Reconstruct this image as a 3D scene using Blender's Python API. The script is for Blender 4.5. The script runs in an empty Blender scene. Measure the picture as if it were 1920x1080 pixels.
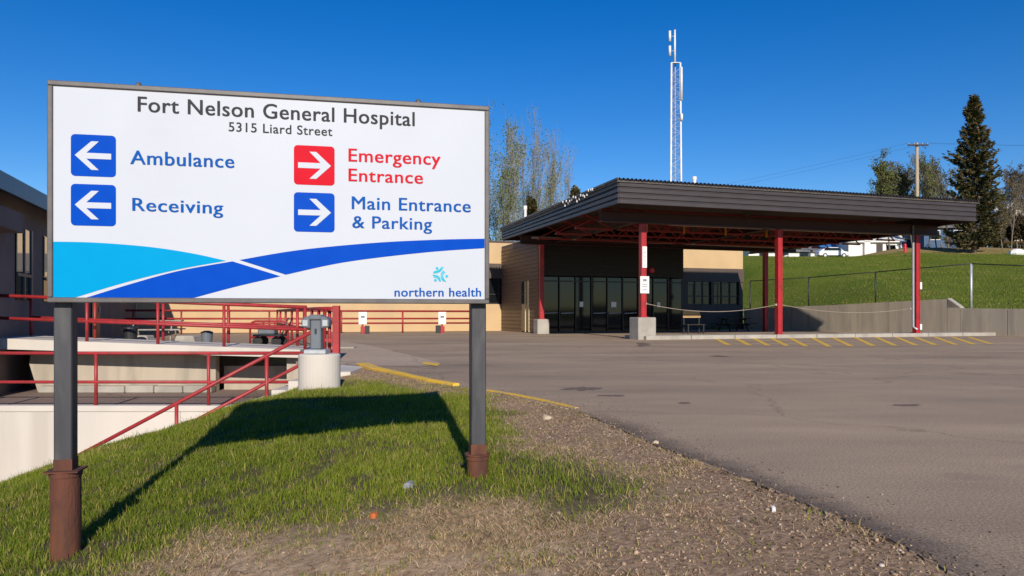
import bpy, bmesh, math, random
import numpy as np
from mathutils import Vector, Matrix
random.seed(7); RNG = np.random.default_rng(7)
scene = bpy.context.scene
COL = scene.collection

# ------------------------------------------------------------------ camera
F, CX, HZ, CAMZ = 1400.0, 960.0, 590.0, 0.95        # focal length / centre / horizon in photo pixels
cam_d = bpy.data.cameras.new('camera'); cam = bpy.data.objects.new('camera', cam_d)
COL.objects.link(cam); scene.camera = cam
cam_d.sensor_width = 36.0; cam_d.lens = 36.0 * F / 1920.0
cam_d.shift_y = (HZ - 540.0) / 1920.0
cam_d.clip_end = 3000.0; cam_d.clip_start = 0.05
cam.location = (0, 0, CAMZ); cam.rotation_euler = (math.pi / 2, 0, 0)

# ------------------------------------------------------------------ sky, sun, exposure
SUN_EL = 24.5
SUN_TO = Vector((0.16, -0.987))                      # horizontal direction towards the sun
w = bpy.data.worlds.new('World'); scene.world = w; w.use_nodes = True
nt = w.node_tree; nt.nodes.clear()
sky = nt.nodes.new('ShaderNodeTexSky'); sky.sky_type = 'NISHITA'; sky.sun_disc = False
sky.sun_elevation = math.radians(SUN_EL)
sky.sun_rotation = math.atan2(SUN_TO.x, SUN_TO.y)
sky.air_density = 1.0; sky.dust_density = 0.0; sky.ozone_density = 4.0; sky.altitude = 400
bg = nt.nodes.new('ShaderNodeBackground'); bg.inputs[1].default_value = 0.10
wo = nt.nodes.new('ShaderNodeOutputWorld')
hs = nt.nodes.new('ShaderNodeHueSaturation'); hs.inputs['Hue'].default_value = 0.512; hs.inputs['Saturation'].default_value = 1.36
nt.links.new(sky.outputs[0], hs.inputs['Color']); nt.links.new(hs.outputs[0], bg.inputs[0]); nt.links.new(bg.outputs[0], wo.inputs[0])
sd = bpy.data.lights.new('sun', 'SUN'); sd.energy = 4.6; sd.angle = math.radians(0.5); sd.color = (1.0, 0.905, 0.77)
sun = bpy.data.objects.new('sun', sd); COL.objects.link(sun)
ce = math.cos(math.radians(SUN_EL))
LDIR = Vector((-SUN_TO.x * ce, -SUN_TO.y * ce, -math.sin(math.radians(SUN_EL))))
sun.rotation_euler = LDIR.to_track_quat('-Z', 'Y').to_euler(); sun.location = (20, -60, 40)
vs = scene.view_settings; vs.view_transform = 'Standard'; vs.look = 'None'; vs.gamma = 1.0
vs.use_curve_mapping = False; vs.exposure = 0.2

# ------------------------------------------------------------------ helpers: pixels to places
def gp(px, py, z=0.0):
    d = (CAMZ - z) * F / (py - HZ)
    return ((px - CX) / F * d, d)
U = Vector((0.9505, 0.3108)); V = Vector((-0.3108, 0.9505)); P1 = Vector((3.79, 26.5))
ROT = math.atan2(U.y, U.x)
def a_at(px, b):                                     # place along the hospital front for a pixel column at setback b
    k = (px - CX) / F; bx, by = P1.x + b * V.x, P1.y + b * V.y
    return (k * by - bx) / (U.x - k * U.y)
def h_at(px, py, b):                                 # height seen at that pixel at setback b
    a = a_at(px, b); d = P1.y + a * U.y + b * V.y
    return CAMZ + (HZ - py) / F * d
def ab2w(a, b): return P1 + U * a + V * b

# ------------------------------------------------------------------ helpers: materials
def N(nt, t, **kw):
    n = nt.nodes.new(t)
    for k, v in kw.items(): setattr(n, k, v)
    return n
MATS = {}
def mat(name, c1, c2=None, rough=0.7, metal=0.0, scale=6.0, detail=6.0, bump=0.0, bscale=None, spec=0.5, stretch=None, lo=0.35, hi=0.65, c3=None, s3=1.0, coat=0.0):
    m = bpy.data.materials.new(name); m.use_nodes = True; nt = m.node_tree
    p = nt.nodes['Principled BSDF']; p.inputs['Roughness'].default_value = rough
    p.inputs['Metallic'].default_value = metal; p.inputs['Specular IOR Level'].default_value = spec
    p.inputs['Coat Weight'].default_value = coat
    tc = N(nt, 'ShaderNodeTexCoord'); vec = tc.outputs['Object']
    if stretch:
        mp = N(nt, 'ShaderNodeMapping'); mp.inputs['Scale'].default_value = stretch
        nt.links.new(vec, mp.inputs[0]); vec = mp.outputs[0]
    if c2 is None: c2 = tuple(x * 0.86 for x in c1)
    nz = N(nt, 'ShaderNodeTexNoise'); nz.inputs['Scale'].default_value = scale; nz.inputs['Detail'].default_value = detail
    nt.links.new(vec, nz.inputs['Vector'])
    cr = N(nt, 'ShaderNodeValToRGB'); cr.color_ramp.elements[0].position = lo; cr.color_ramp.elements[1].position = hi
    cr.color_ramp.elements[0].color = (*c1, 1); cr.color_ramp.elements[1].color = (*c2, 1)
    nt.links.new(nz.outputs['Fac'], cr.inputs[0]); out = cr.outputs[0]
    if c3:
        n3 = N(nt, 'ShaderNodeTexNoise'); n3.inputs['Scale'].default_value = s3; n3.inputs['Detail'].default_value = 5
        nt.links.new(vec, n3.inputs['Vector'])
        r3 = N(nt, 'ShaderNodeValToRGB'); r3.color_ramp.elements[0].position = 0.5; r3.color_ramp.elements[1].position = 0.68
        nt.links.new(n3.outputs['Fac'], r3.inputs[0])
        mx = N(nt, 'ShaderNodeMix', data_type='RGBA'); mx.inputs[7].default_value = (*c3, 1)
        nt.links.new(r3.outputs[0], mx.inputs[0]); nt.links.new(out, mx.inputs[6]); out = mx.outputs[2]
    nt.links.new(out, p.inputs['Base Color'])
    if bump:
        nb = N(nt, 'ShaderNodeTexNoise'); nb.inputs['Scale'].default_value = bscale or scale * 4; nb.inputs['Detail'].default_value = 4
        nt.links.new(vec, nb.inputs['Vector'])
        bp = N(nt, 'ShaderNodeBump'); bp.inputs['Strength'].default_value = bump; bp.inputs['Distance'].default_value = 0.02
        nt.links.new(nb.outputs['Fac'], bp.inputs['Height']); nt.links.new(bp.outputs[0], p.inputs['Normal'])
    MATS[name] = m; return m

M = MATS
mat('sign_white', (0.50, 0.535, 0.60), (0.485, 0.52, 0.585), spec=0.1, rough=0.42, scale=1.5, c3=(0.47, 0.50, 0.56), s3=1.1)
mat('sign_frame', (0.105, 0.095, 0.092), (0.075, 0.07, 0.072), rough=0.5, scale=9, bump=0.05)
mat('post_paint', (0.042, 0.043, 0.05), (0.028, 0.029, 0.035), rough=0.5, scale=8, stretch=(1, 1, .25), c3=(0.058, 0.058, 0.062), s3=14, bump=0.06)
mat('rust', (0.115, 0.038, 0.02), (0.05, 0.021, 0.015), rough=0.85, scale=7, stretch=(1, 1, .35), c3=(0.16, 0.055, 0.022), s3=5, bump=0.25, bscale=60)
mat('print_blue', (0.0005, 0.056, 0.42), (0.001, 0.062, 0.44), spec=0.03, rough=0.42, scale=9)
mat('print_cyan', (0.0, 0.285, 0.57), (0.0, 0.275, 0.55), spec=0.03, rough=0.42, scale=9)
mat('print_red', (0.54, 0.009, 0.024), (0.51, 0.008, 0.022), spec=0.03, rough=0.42, scale=9)
mat('print_grey', (0.032, 0.033, 0.040), (0.04, 0.041, 0.049), spec=0.05, rough=0.5, scale=9)
mat('print_text_blue', (0.003, 0.078, 0.34), (0.004, 0.086, 0.37), spec=0.03, rough=0.45, scale=9)
mat('print_teal', (0.02, 0.42, 0.55), (0.02, 0.46, 0.62), spec=0.1, rough=0.45, scale=9)
mat('rail_red', (0.37, 0.026, 0.029), (0.30, 0.023, 0.026), rough=0.5, scale=5, c3=(0.22, 0.028, 0.024), s3=6)
mat('steel_red', (0.42, 0.018, 0.024), (0.35, 0.017, 0.022), rough=0.45, scale=2, c3=(0.27, 0.018, 0.02), s3=3)
mat('joist_red', (0.28, 0.024, 0.022), (0.21, 0.02, 0.018), rough=0.55, scale=2)
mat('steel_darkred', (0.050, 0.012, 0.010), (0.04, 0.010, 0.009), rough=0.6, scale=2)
mat('fascia_brown', (0.052, 0.043, 0.044), (0.042, 0.035, 0.036), rough=0.45, scale=1.4, stretch=(1, 1, 5))
mat('roof_metal', (0.10, 0.085, 0.07), (0.06, 0.05, 0.045), rough=0.5, scale=3)
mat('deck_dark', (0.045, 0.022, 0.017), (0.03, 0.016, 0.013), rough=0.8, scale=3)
mat('conduit', (0.33, 0.27, 0.22), (0.26, 0.21, 0.17), rough=0.5, scale=4)
mat('yellow_strap', (0.52, 0.29, 0.01), (0.42, 0.22, 0.01), rough=0.5)
mat('tan_wall', (0.55, 0.385, 0.205), (0.51, 0.355, 0.19), rough=0.85, scale=0.9, bump=0.15, bscale=40, c3=(0.48, 0.34, 0.195), s3=0.5)
mat('brown_band_and_shade', (0.085, 0.06, 0.047), (0.07, 0.05, 0.04), rough=0.6, scale=2)  # band colour, also put on the right wall in place of canopy shade
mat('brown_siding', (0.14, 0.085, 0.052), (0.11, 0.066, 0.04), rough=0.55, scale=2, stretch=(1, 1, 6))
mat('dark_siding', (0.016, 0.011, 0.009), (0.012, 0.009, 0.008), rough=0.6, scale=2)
mat('glass_dark', (0.006, 0.008, 0.009), (0.010, 0.012, 0.013), rough=0.05, scale=1, spec=0.42)
mat('alu_dark', (0.035, 0.030, 0.028), (0.028, 0.025, 0.024), rough=0.4, metal=0.3, scale=3)
mat('blind', (0.80, 0.66, 0.40), (0.76, 0.62, 0.37), rough=0.7, scale=4, stretch=(1, 1, 8))
mat('blind_reflection', (0.84, 0.70, 0.43), (0.80, 0.66, 0.40), rough=0.04, scale=4, stretch=(1, 1, 8), spec=1.0, coat=1.0)  # blind tan brightened to carry the sunlit wall mirrored in the glass
mat('wing_wall', (0.17, 0.14, 0.128), (0.145, 0.12, 0.11), rough=0.85, scale=1.2, bump=0.1, bscale=30, c3=(0.19, 0.15, 0.135), s3=0.8)
mat('roofing', (0.12, 0.11, 0.10), (0.09, 0.085, 0.08), rough=0.95, scale=3)
mat('concrete', (0.40, 0.37, 0.32), (0.33, 0.305, 0.265), rough=0.9, scale=2.2, bump=0.2, bscale=50, c3=(0.28, 0.26, 0.225), s3=1.3)
mat('concrete_pale', (0.58, 0.53, 0.47), (0.54, 0.495, 0.44), rough=0.9, scale=0.8, bump=0.12, bscale=35, c3=(0.47, 0.425, 0.37), s3=0.6)
mat('concrete_wall', (0.58, 0.53, 0.47), (0.53, 0.485, 0.43), rough=0.9, scale=1.0, stretch=(1, 1, .12), bump=0.12, bscale=35, c3=(0.46, 0.415, 0.36), s3=1.4)
mat('concrete_stain', (0.43, 0.37, 0.29), (0.36, 0.31, 0.25), rough=0.9, scale=1.2, stretch=(1.2, 1.2, .18), c3=(0.31, 0.27, 0.22), s3=2.5, bump=0.15, bscale=30)
mat('paving_concrete', (0.31, 0.265, 0.215), (0.27, 0.23, 0.19), rough=0.9, scale=1.2, bump=0.2, bscale=60)
mat('grey_plastic', (0.135, 0.155, 0.18), (0.115, 0.13, 0.155), rough=0.5, scale=5)
mat('white_paint', (0.78, 0.77, 0.75), (0.72, 0.71, 0.69), rough=0.55, scale=4)
mat('black_metal', (0.025, 0.025, 0.027), (0.018, 0.018, 0.02), rough=0.5)
mat('galv', (0.50, 0.52, 0.54), (0.42, 0.44, 0.46), rough=0.45, metal=0.4, scale=6)
mat('tower_white', (0.72, 0.72, 0.72), (0.60, 0.60, 0.61), rough=0.5, scale=2)
mat('tower_grey', (0.36, 0.36, 0.38), (0.30, 0.30, 0.31), rough=0.5, scale=2)
mat('bark', (0.19, 0.155, 0.125), (0.11, 0.09, 0.072), rough=0.95, scale=4)
mat('twig_grey', (0.24, 0.215, 0.19), (0.16, 0.145, 0.13), rough=0.95, scale=4)
mat('bark_pale', (0.36, 0.33, 0.29), (0.24, 0.21, 0.18), rough=0.95, scale=4)
mat('wood_pole', (0.42, 0.34, 0.24), (0.34, 0.27, 0.19), rough=0.9, scale=3, stretch=(3, 3, .3))
mat('wood_dark', (0.045, 0.034, 0.027), (0.03, 0.023, 0.018), rough=0.8, scale=6)
mat('wood_tan', (0.55, 0.36, 0.17), (0.42, 0.26, 0.11), rough=0.7, scale=7, stretch=(.4, 3, 3))
mat('house_white', (0.76, 0.75, 0.72), (0.70, 0.69, 0.66), rough=0.8, scale=1)
mat('house_blue', (0.045, 0.10, 0.20), (0.037, 0.085, 0.17), rough=0.7, scale=1)
mat('house_cream', (0.58, 0.50, 0.40), (0.52, 0.45, 0.36), rough=0.8, scale=1)
mat('blue_roof', (0.03, 0.17, 0.45), (0.025, 0.14, 0.38), rough=0.5, scale=1)
mat('grey_roof', (0.20, 0.19, 0.19), (0.15, 0.145, 0.145), rough=0.9, scale=3)
mat('car_white', (0.75, 0.75, 0.76), (0.72, 0.72, 0.73), rough=0.3, coat=0.5)
mat('rubber', (0.02, 0.02, 0.02), (0.03, 0.03, 0.03), rough=0.9)
mat('red_plastic', (0.55, 0.02, 0.03), (0.5, 0.02, 0.03), rough=0.4)
mat('stone_grey', (0.24, 0.25, 0.28), (0.18, 0.185, 0.21), rough=0.8, scale=20, bump=0.2)
mat('paper', (0.75, 0.75, 0.74), (0.68, 0.68, 0.67), rough=0.8, scale=20)
mat('leaf_orange', (0.50, 0.13, 0.03), (0.4, 0.1, 0.02), rough=0.7, scale=30)
mat('pale_litter', (0.55, 0.45, 0.32), (0.45, 0.36, 0.25), rough=0.8, scale=20)

def attr_mat(name, rough=0.75, trans=0.0, spec=0.25):
    m = bpy.data.materials.new(name); m.use_nodes = True; nt = m.node_tree
    p = nt.nodes['Principled BSDF']; p.inputs['Roughness'].default_value = rough; p.inputs['Specular IOR Level'].default_value = spec
    at = N(nt, 'ShaderNodeAttribute', attribute_name='col'); nt.links.new(at.outputs['Color'], p.inputs['Base Color'])
    if trans:
        tr = N(nt, 'ShaderNodeBsdfTranslucent'); nt.links.new(at.outputs['Color'], tr.inputs[0])
        mx = N(nt, 'ShaderNodeMixShader'); mx.inputs[0].default_value = trans
        nt.links.new(p.outputs[0], mx.inputs[1]); nt.links.new(tr.outputs[0], mx.inputs[2])
        nt.links.new(mx.outputs[0], nt.nodes['Material Output'].inputs[0])
    MATS[name] = m; return m
attr_mat('blade', 0.65, 0.3); attr_mat('pebble', 0.9); attr_mat('leaf', 0.7, 0.25); attr_mat('needle', 0.8, 0.1)

def asphalt(name, c_lo, c_hi, dark, stain=True, margin=None):
    m = bpy.data.materials.new(name); m.use_nodes = True; nt = m.node_tree; L = nt.links.new
    p = nt.nodes['Principled BSDF']; p.inputs['Roughness'].default_value = 0.9; p.inputs['Specular IOR Level'].default_value = 0.25
    tc = N(nt, 'ShaderNodeTexCoord'); v = tc.outputs['Object']
    mp = N(nt, 'ShaderNodeMapping'); mp.inputs['Scale'].default_value = (0.35, 1.0, 1); mp.inputs['Rotation'].default_value = (0, 0, -0.25); L(v, mp.inputs[0])
    n1 = N(nt, 'ShaderNodeTexNoise'); n1.inputs['Scale'].default_value = 0.55; n1.inputs['Detail'].default_value = 8; n1.inputs['Roughness'].default_value = 0.62; L(mp.outputs[0], n1.inputs['Vector'])
    r1 = N(nt, 'ShaderNodeValToRGB'); r1.color_ramp.elements[0].position = 0.3; r1.color_ramp.elements[1].position = 0.68
    r1.color_ramp.elements[0].color = (*c_lo, 1); r1.color_ramp.elements[1].color = (*c_hi, 1); L(n1.outputs['Fac'], r1.inputs[0])
    n2 = N(nt, 'ShaderNodeTexNoise'); n2.inputs['Scale'].default_value = 75; n2.inputs['Detail'].default_value = 5; n2.inputs['Roughness'].default_value = 0.8; L(v, n2.inputs['Vector'])
    r2 = N(nt, 'ShaderNodeValToRGB'); r2.color_ramp.elements[0].position = 0.36; r2.color_ramp.elements[1].position = 0.66
    r2.color_ramp.elements[0].color = (0.42, 0.41, 0.40, 1); r2.color_ramp.elements[1].color = (1.5, 1.48, 1.46, 1); L(n2.outputs['Fac'], r2.inputs[0])
    mu = N(nt, 'ShaderNodeMix', data_type='RGBA', blend_type='MULTIPLY'); mu.inputs[0].default_value = 1.0
    L(r1.outputs[0], mu.inputs[6]); L(r2.outputs[0], mu.inputs[7]); out = mu.outputs[2]
    # cracks
    wv = N(nt, 'ShaderNodeTexNoise'); wv.inputs['Scale'].default_value = 0.8; wv.inputs['Detail'].default_value = 6; L(v, wv.inputs['Vector'])
    ad = N(nt, 'ShaderNodeVectorMath', operation='MULTIPLY_ADD'); ad.inputs[1].default_value = (1.6, 1.6, 0); L(wv.outputs['Color'], ad.inputs[0]); L(v, ad.inputs[2])
    vo = N(nt, 'ShaderNodeTexVoronoi', feature='DISTANCE_TO_EDGE'); vo.inputs['Scale'].default_value = 0.22; L(ad.outputs[0], vo.inputs['Vector'])
    rc = N(nt, 'ShaderNodeValToRGB'); rc.color_ramp.elements[0].position = 0.0; rc.color_ramp.elements[1].position = 0.006
    rc.color_ramp.elements[0].color = (0.74, 0.73, 0.72, 1); rc.color_ramp.elements[1].color = (1, 1, 1, 1); L(vo.outputs['Distance'], rc.inputs[0])
    m2 = N(nt, 'ShaderNodeMix', data_type='RGBA', blend_type='MULTIPLY'); m2.inputs[0].default_value = 1.0; L(out, m2.inputs[6]); L(rc.outputs[0], m2.inputs[7]); out = m2.outputs[2]
    # oil stains and patches
    ms = N(nt, 'ShaderNodeMapping'); ms.inputs['Scale'].default_value = (0.55, 1.0, 1); ms.inputs['Location'].default_value = (3.1, 1.7, 0); L(v, ms.inputs[0])
    ns = N(nt, 'ShaderNodeTexNoise'); ns.inputs['Scale'].default_value = 0.9; ns.inputs['Detail'].default_value = 6; L(ms.outputs[0], ns.inputs['Vector'])
    rs = N(nt, 'ShaderNodeValToRGB'); rs.color_ramp.elements[0].position = 0.63; rs.color_ramp.elements[1].position = 0.78; L(ns.outputs['Fac'], rs.inputs[0])
    sc = N(nt, 'ShaderNodeMath', operation='MULTIPLY'); sc.inputs[1].default_value = 0.7 if stain else 0.25; L(rs.outputs[0], sc.inputs[0])
    m3 = N(nt, 'ShaderNodeMix', data_type='RGBA'); m3.inputs[7].default_value = (*dark, 1); L(sc.outputs[0], m3.inputs[0]); L(out, m3.inputs[6])
    out = m3.outputs[2]
    if margin:                                            # exposed dark binder where the paving breaks up along its edge
        at = N(nt, 'ShaderNodeAttribute', attribute_name='wear'); nw = N(nt, 'ShaderNodeTexNoise'); nw.inputs['Scale'].default_value = 7; nw.inputs['Detail'].default_value = 9; nw.inputs['Roughness'].default_value = 0.75; L(v, nw.inputs['Vector'])
        sm = N(nt, 'ShaderNodeMath', operation='ADD'); L(at.outputs['Fac'], sm.inputs[0]); L(nw.outputs['Fac'], sm.inputs[1])
        mr = N(nt, 'ShaderNodeMapRange'); mr.inputs['From Min'].default_value = 0.62; mr.inputs['From Max'].default_value = 1.35; mr.inputs['To Max'].default_value = 0.85; L(sm.outputs[0], mr.inputs['Value'])
        m4 = N(nt, 'ShaderNodeMix', data_type='RGBA'); L(mr.outputs[0], m4.inputs[0]); L(out, m4.inputs[6]); L(r2.outputs[0], m4.inputs[7])
        m5 = N(nt, 'ShaderNodeMix', data_type='RGBA', blend_type='MULTIPLY'); m5.inputs[0].default_value = 1; L(r2.outputs[0], m5.inputs[6]); m5.inputs[7].default_value = (*margin, 1); L(m5.outputs[2], m4.inputs[7]); out = m4.outputs[2]
    L(out, p.inputs['Base Color'])
    bp = N(nt, 'ShaderNodeBump'); bp.inputs['Strength'].default_value = 0.3; bp.inputs['Distance'].default_value = 0.006; L(n2.outputs['Fac'], bp.inputs['Height']); L(bp.outputs[0], p.inputs['Normal'])
    MATS[name] = m; return m
asphalt('asphalt', (0.275, 0.207, 0.148), (0.47, 0.352, 0.240), (0.09, 0.078, 0.07))
asphalt('asphalt_margin', (0.275, 0.207, 0.148), (0.47, 0.352, 0.240), (0.09, 0.078, 0.07), margin=(0.12, 0.093, 0.075))
asphalt('asphalt_lower', (0.20, 0.145, 0.125), (0.27, 0.20, 0.17), (0.1, 0.085, 0.075))
asphalt('asphalt_patch', (0.44, 0.34, 0.25), (0.52, 0.40, 0.30), (0.16, 0.14, 0.12), False)

def worn_paint():
    m = bpy.data.materials.new('worn_yellow'); m.use_nodes = True; nt = m.node_tree; L = nt.links.new
    p = nt.nodes['Principled BSDF']; p.inputs['Roughness'].default_value = 0.8
    tc = N(nt, 'ShaderNodeTexCoord'); n = N(nt, 'ShaderNodeTexNoise'); n.inputs['Scale'].default_value = 3.5; n.inputs['Detail'].default_value = 9; n.inputs['Roughness'].default_value = 0.75
    L(tc.outputs['Object'], n.inputs['Vector'])
    r = N(nt, 'ShaderNodeValToRGB'); r.color_ramp.elements[0].position = 0.5; r.color_ramp.elements[1].position = 0.66
    r.color_ramp.elements[0].color = (0.78, 0.47, 0.04, 1); r.color_ramp.elements[1].color = (0.42, 0.32, 0.2, 1)
    L(n.outputs['Fac'], r.inputs[0]); L(r.outputs[0], p.inputs['Base Color']); MATS['worn_yellow'] = m
worn_paint()

def ground_mat():
    m = bpy.data.materials.new('ground'); m.use_nodes = True; nt = m.node_tree; L = nt.links.new
    p = nt.nodes['Principled BSDF']; p.inputs['Roughness'].default_value = 0.95; p.inputs['Specular IOR Level'].default_value = 0.1
    tc = N(nt, 'ShaderNodeTexCoord'); v = tc.outputs['Object']
    def noisecol(scale, ca, cb, lo=0.35, hi=0.65, det=8):
        n = N(nt, 'ShaderNodeTexNoise'); n.inputs['Scale'].default_value = scale; n.inputs['Detail'].default_value = det; n.inputs['Roughness'].default_value = 0.7; L(v, n.inputs['Vector'])
        r = N(nt, 'ShaderNodeValToRGB'); r.color_ramp.elements[0].position = lo; r.color_ramp.elements[1].position = hi
        r.color_ramp.elements[0].color = (*ca, 1); r.color_ramp.elements[1].color = (*cb, 1); L(n.outputs['Fac'], r.inputs[0]); return r.outputs[0], n
    dry, _ = noisecol(16, (0.27, 0.18, 0.105), (0.60, 0.43, 0.27))
    soil, _ = noisecol(14, (0.045, 0.05, 0.02), (0.10, 0.085, 0.045))
    grav, gn = noisecol(30, (0.19, 0.118, 0.072), (0.48, 0.33, 0.215))
    far, _ = noisecol(0.22, (0.080, 0.125, 0.011), (0.15, 0.175, 0.020), lo=.3, hi=.7, det=12)
    straw, _ = noisecol(0.5, (0.26, 0.18, 0.085), (0.35, 0.25, 0.12), det=10)
    def mixa(a, b, attr):
        at = N(nt, 'ShaderNodeAttribute', attribute_name=attr)
        mx = N(nt, 'ShaderNodeMix', data_type='RGBA'); L(at.outputs['Fac'], mx.inputs[0]); L(a, mx.inputs[6]); L(b, mx.inputs[7]); return mx.outputs[2]
    c = mixa(dry, soil, 'green'); c = mixa(c, grav, 'gravel'); c = mixa(c, far, 'hill'); c = mixa(c, straw, 'straw')
    L(c, p.inputs['Base Color'])
    bp = N(nt, 'ShaderNodeBump'); bp.inputs['Strength'].default_value = 0.8; bp.inputs['Distance'].default_value = 0.02; L(gn.outputs['Fac'], bp.inputs['Height']); L(bp.outputs[0], p.inputs['Normal'])
    MATS['ground'] = m
ground_mat()

# ------------------------------------------------------------------ helpers: meshes and things
class MB:
    def __init__(s): s.v = []; s.f = []; s.c = []
    def add(s, vs, fs):
        o = len(s.v); s.v += [tuple(x) for x in vs]; s.f += [tuple(i + o for i in f) for f in fs]; return s
    def box(s, x0, x1, y0, y1, z0, z1):
        return s.add([(x0, y0, z0), (x1, y0, z0), (x1, y1, z0), (x0, y1, z0), (x0, y0, z1), (x1, y0, z1), (x1, y1, z1), (x0, y1, z1)],
                     [(3, 2, 1, 0), (4, 5, 6, 7), (0, 1, 5, 4), (1, 2, 6, 5), (2, 3, 7, 6), (3, 0, 4, 7)])
    def bar(s, p, q, wd, ht, up=(0, 0, 1)):
        p, q = Vector(p), Vector(q); d = (q - p).normalized(); up = Vector(up)
        if abs(d.dot(up)) > 0.99: up = Vector((0, 1, 0))
        r = d.cross(up).normalized() * wd / 2; t = r.cross(d).normalized() * ht / 2
        vs = [p - r - t, p + r - t, p + r + t, p - r + t, q - r - t, q + r - t, q + r + t, q - r + t]
        return s.add(vs, [(0, 1, 2, 3), (7, 6, 5, 4), (0, 4, 5, 1), (1, 5, 6, 2), (2, 6, 7, 3), (3, 7, 4, 0)])
    def tube(s, pts, r, n=8, r2=None, cap=True):
        pts = [Vector(p) for p in pts]; m = len(pts); o = len(s.v); prev = None
        for i, p in enumerate(pts):
            d = (pts[min(i + 1, m - 1)] - pts[max(i - 1, 0)]).normalized()
            if prev is None:
                a = Vector((0, 0, 1)) if abs(d.z) < 0.9 else Vector((1, 0, 0)); x = d.cross(a).normalized()
            else: x = (prev - d * prev.dot(d)).normalized()
            prev = x; y = d.cross(x); rr = r if r2 is None else r + (r2 - r) * i / max(1, m - 1)
            for k in range(n):
                t = 2 * math.pi * k / n; s.v.append(tuple(p + (x * math.cos(t) + y * math.sin(t)) * rr))
        for i in range(m - 1):
            for k in range(n):
                a = o + i * n + k; b = o + i * n + (k + 1) % n; s.f.append((a, b, b + n, a + n))
        if cap: s.f.append(tuple(o + k for k in range(n))[::-1]); s.f.append(tuple(o + (m - 1) * n + k for k in range(n)))
        return s
    def lathe(s, prof, c=(0, 0, 0), n=20):
        o = len(s.v); m = len(prof)
        for r, z in prof:
            for k in range(n):
                t = 2 * math.pi * k / n; s.v.append((c[0] + r * math.cos(t), c[1] + r * math.sin(t), c[2] + z))
        for i in range(m - 1):
            for k in range(n):
                a = o + i * n + k; b = o + i * n + (k + 1) % n; s.f.append((a, b, b + n, a + n))
        s.f.append(tuple(o + k for k in range(n))[::-1]); s.f.append(tuple(o + (m - 1) * n + k for k in range(n))); return s
    def prism(s, poly, ext, plane='xz'):                 # polygon in plane, extruded along the third axis (e0,e1)
        def P(u, v, e): return {'xz': (u, e, v), 'xy': (u, v, e), 'yz': (e, u, v)}[plane]
        n = len(poly); vs = [P(u, v, ext[0]) for u, v in poly] + [P(u, v, ext[1]) for u, v in poly]
        return s.add(vs, [tuple(range(n)), tuple(range(2 * n - 1, n - 1, -1))] + [(i, i + n, (i + 1) % n + n, (i + 1) % n) for i in range(n)])
    def build(s, name, m, parent=None, org=(0, 0, 0), smooth=False, fix=True, bevel=0, cols=None):
        me = bpy.data.meshes.new(name); o3 = Vector(org)
        me.from_pydata([tuple(Vector(v) - o3) for v in s.v], [], s.f)
        if fix:
            bm = bmesh.new(); bm.from_mesh(me); bmesh.ops.recalc_face_normals(bm, faces=bm.faces)
            if bevel: bmesh.ops.bevel(bm, geom=bm.edges[:], offset=bevel, segments=1, affect='EDGES', clamp_overlap=True)
            bm.to_mesh(me); bm.free()
        if cols is not None:
            a = me.attributes.new('col', 'FLOAT_COLOR', 'POINT'); a.data.foreach_set('color', np.asarray(cols, np.float32).ravel())
        me.materials.append(M[m] if isinstance(m, str) else m)
        if smooth: me.polygons.foreach_set('use_smooth', [True] * len(me.polygons))
        ob = bpy.data.objects.new(name, me); COL.objects.link(ob)
        if parent is not None: ob.parent = parent
        return ob

def tag(o, label=None, cat=None, group=None, kind=None):
    if label: o['label'] = label
    if cat: o['category'] = cat
    if group: o['group'] = group
    if kind: o['kind'] = kind
    return o
class T:
    """a thing: an Empty at its base; parts are given in the frame's own coordinates"""
    def __init__(s, name, label, cat, org=(0, 0, 0), frame=None, group=None):
        s.org = Vector(org); s.e = bpy.data.objects.new(name, None); COL.objects.link(s.e)
        s.e.empty_display_size = 0.2
        if frame == 'H':
            p = ab2w(org[0], org[1]); s.e.location = (p.x, p.y, org[2]); s.e.rotation_euler = (0, 0, ROT)
        else: s.e.location = org
        tag(s.e, label, cat, group)
    def part(s, name, mb, m, parent=None, **kw):
        return mb.build(name, m, parent or s.e, org=s.org, **kw)
def copy_tree(o, parent=None):
    c = o.copy(); COL.objects.link(c); c.parent = parent
    for ch in list(o.children): copy_tree(ch, c)
    return c
def arr_mesh(name, verts, faces, m, cols=None, smooth=False):
    """numpy: verts (n,3), faces (k,3|4)"""
    me = bpy.data.meshes.new(name); nv, nf, k = len(verts), len(faces), faces.shape[1]
    me.vertices.add(nv); me.vertices.foreach_set('co', np.asarray(verts, np.float32).ravel())
    me.loops.add(nf * k); me.loops.foreach_set('vertex_index', np.asarray(faces, np.int32).ravel())
    me.polygons.add(nf); me.polygons.foreach_set('loop_start', np.arange(0, nf * k, k, dtype=np.int32))
    me.update(calc_edges=True)
    if cols is not None:
        a = me.attributes.new('col', 'FLOAT_COLOR', 'POINT'); a.data.foreach_set('color', np.asarray(cols, np.float32).ravel())
    me.materials.append(M[m])
    if smooth: me.polygons.foreach_set('use_smooth', [True] * nf)
    o = bpy.data.objects.new(name, me); COL.objects.link(o); return o
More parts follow.
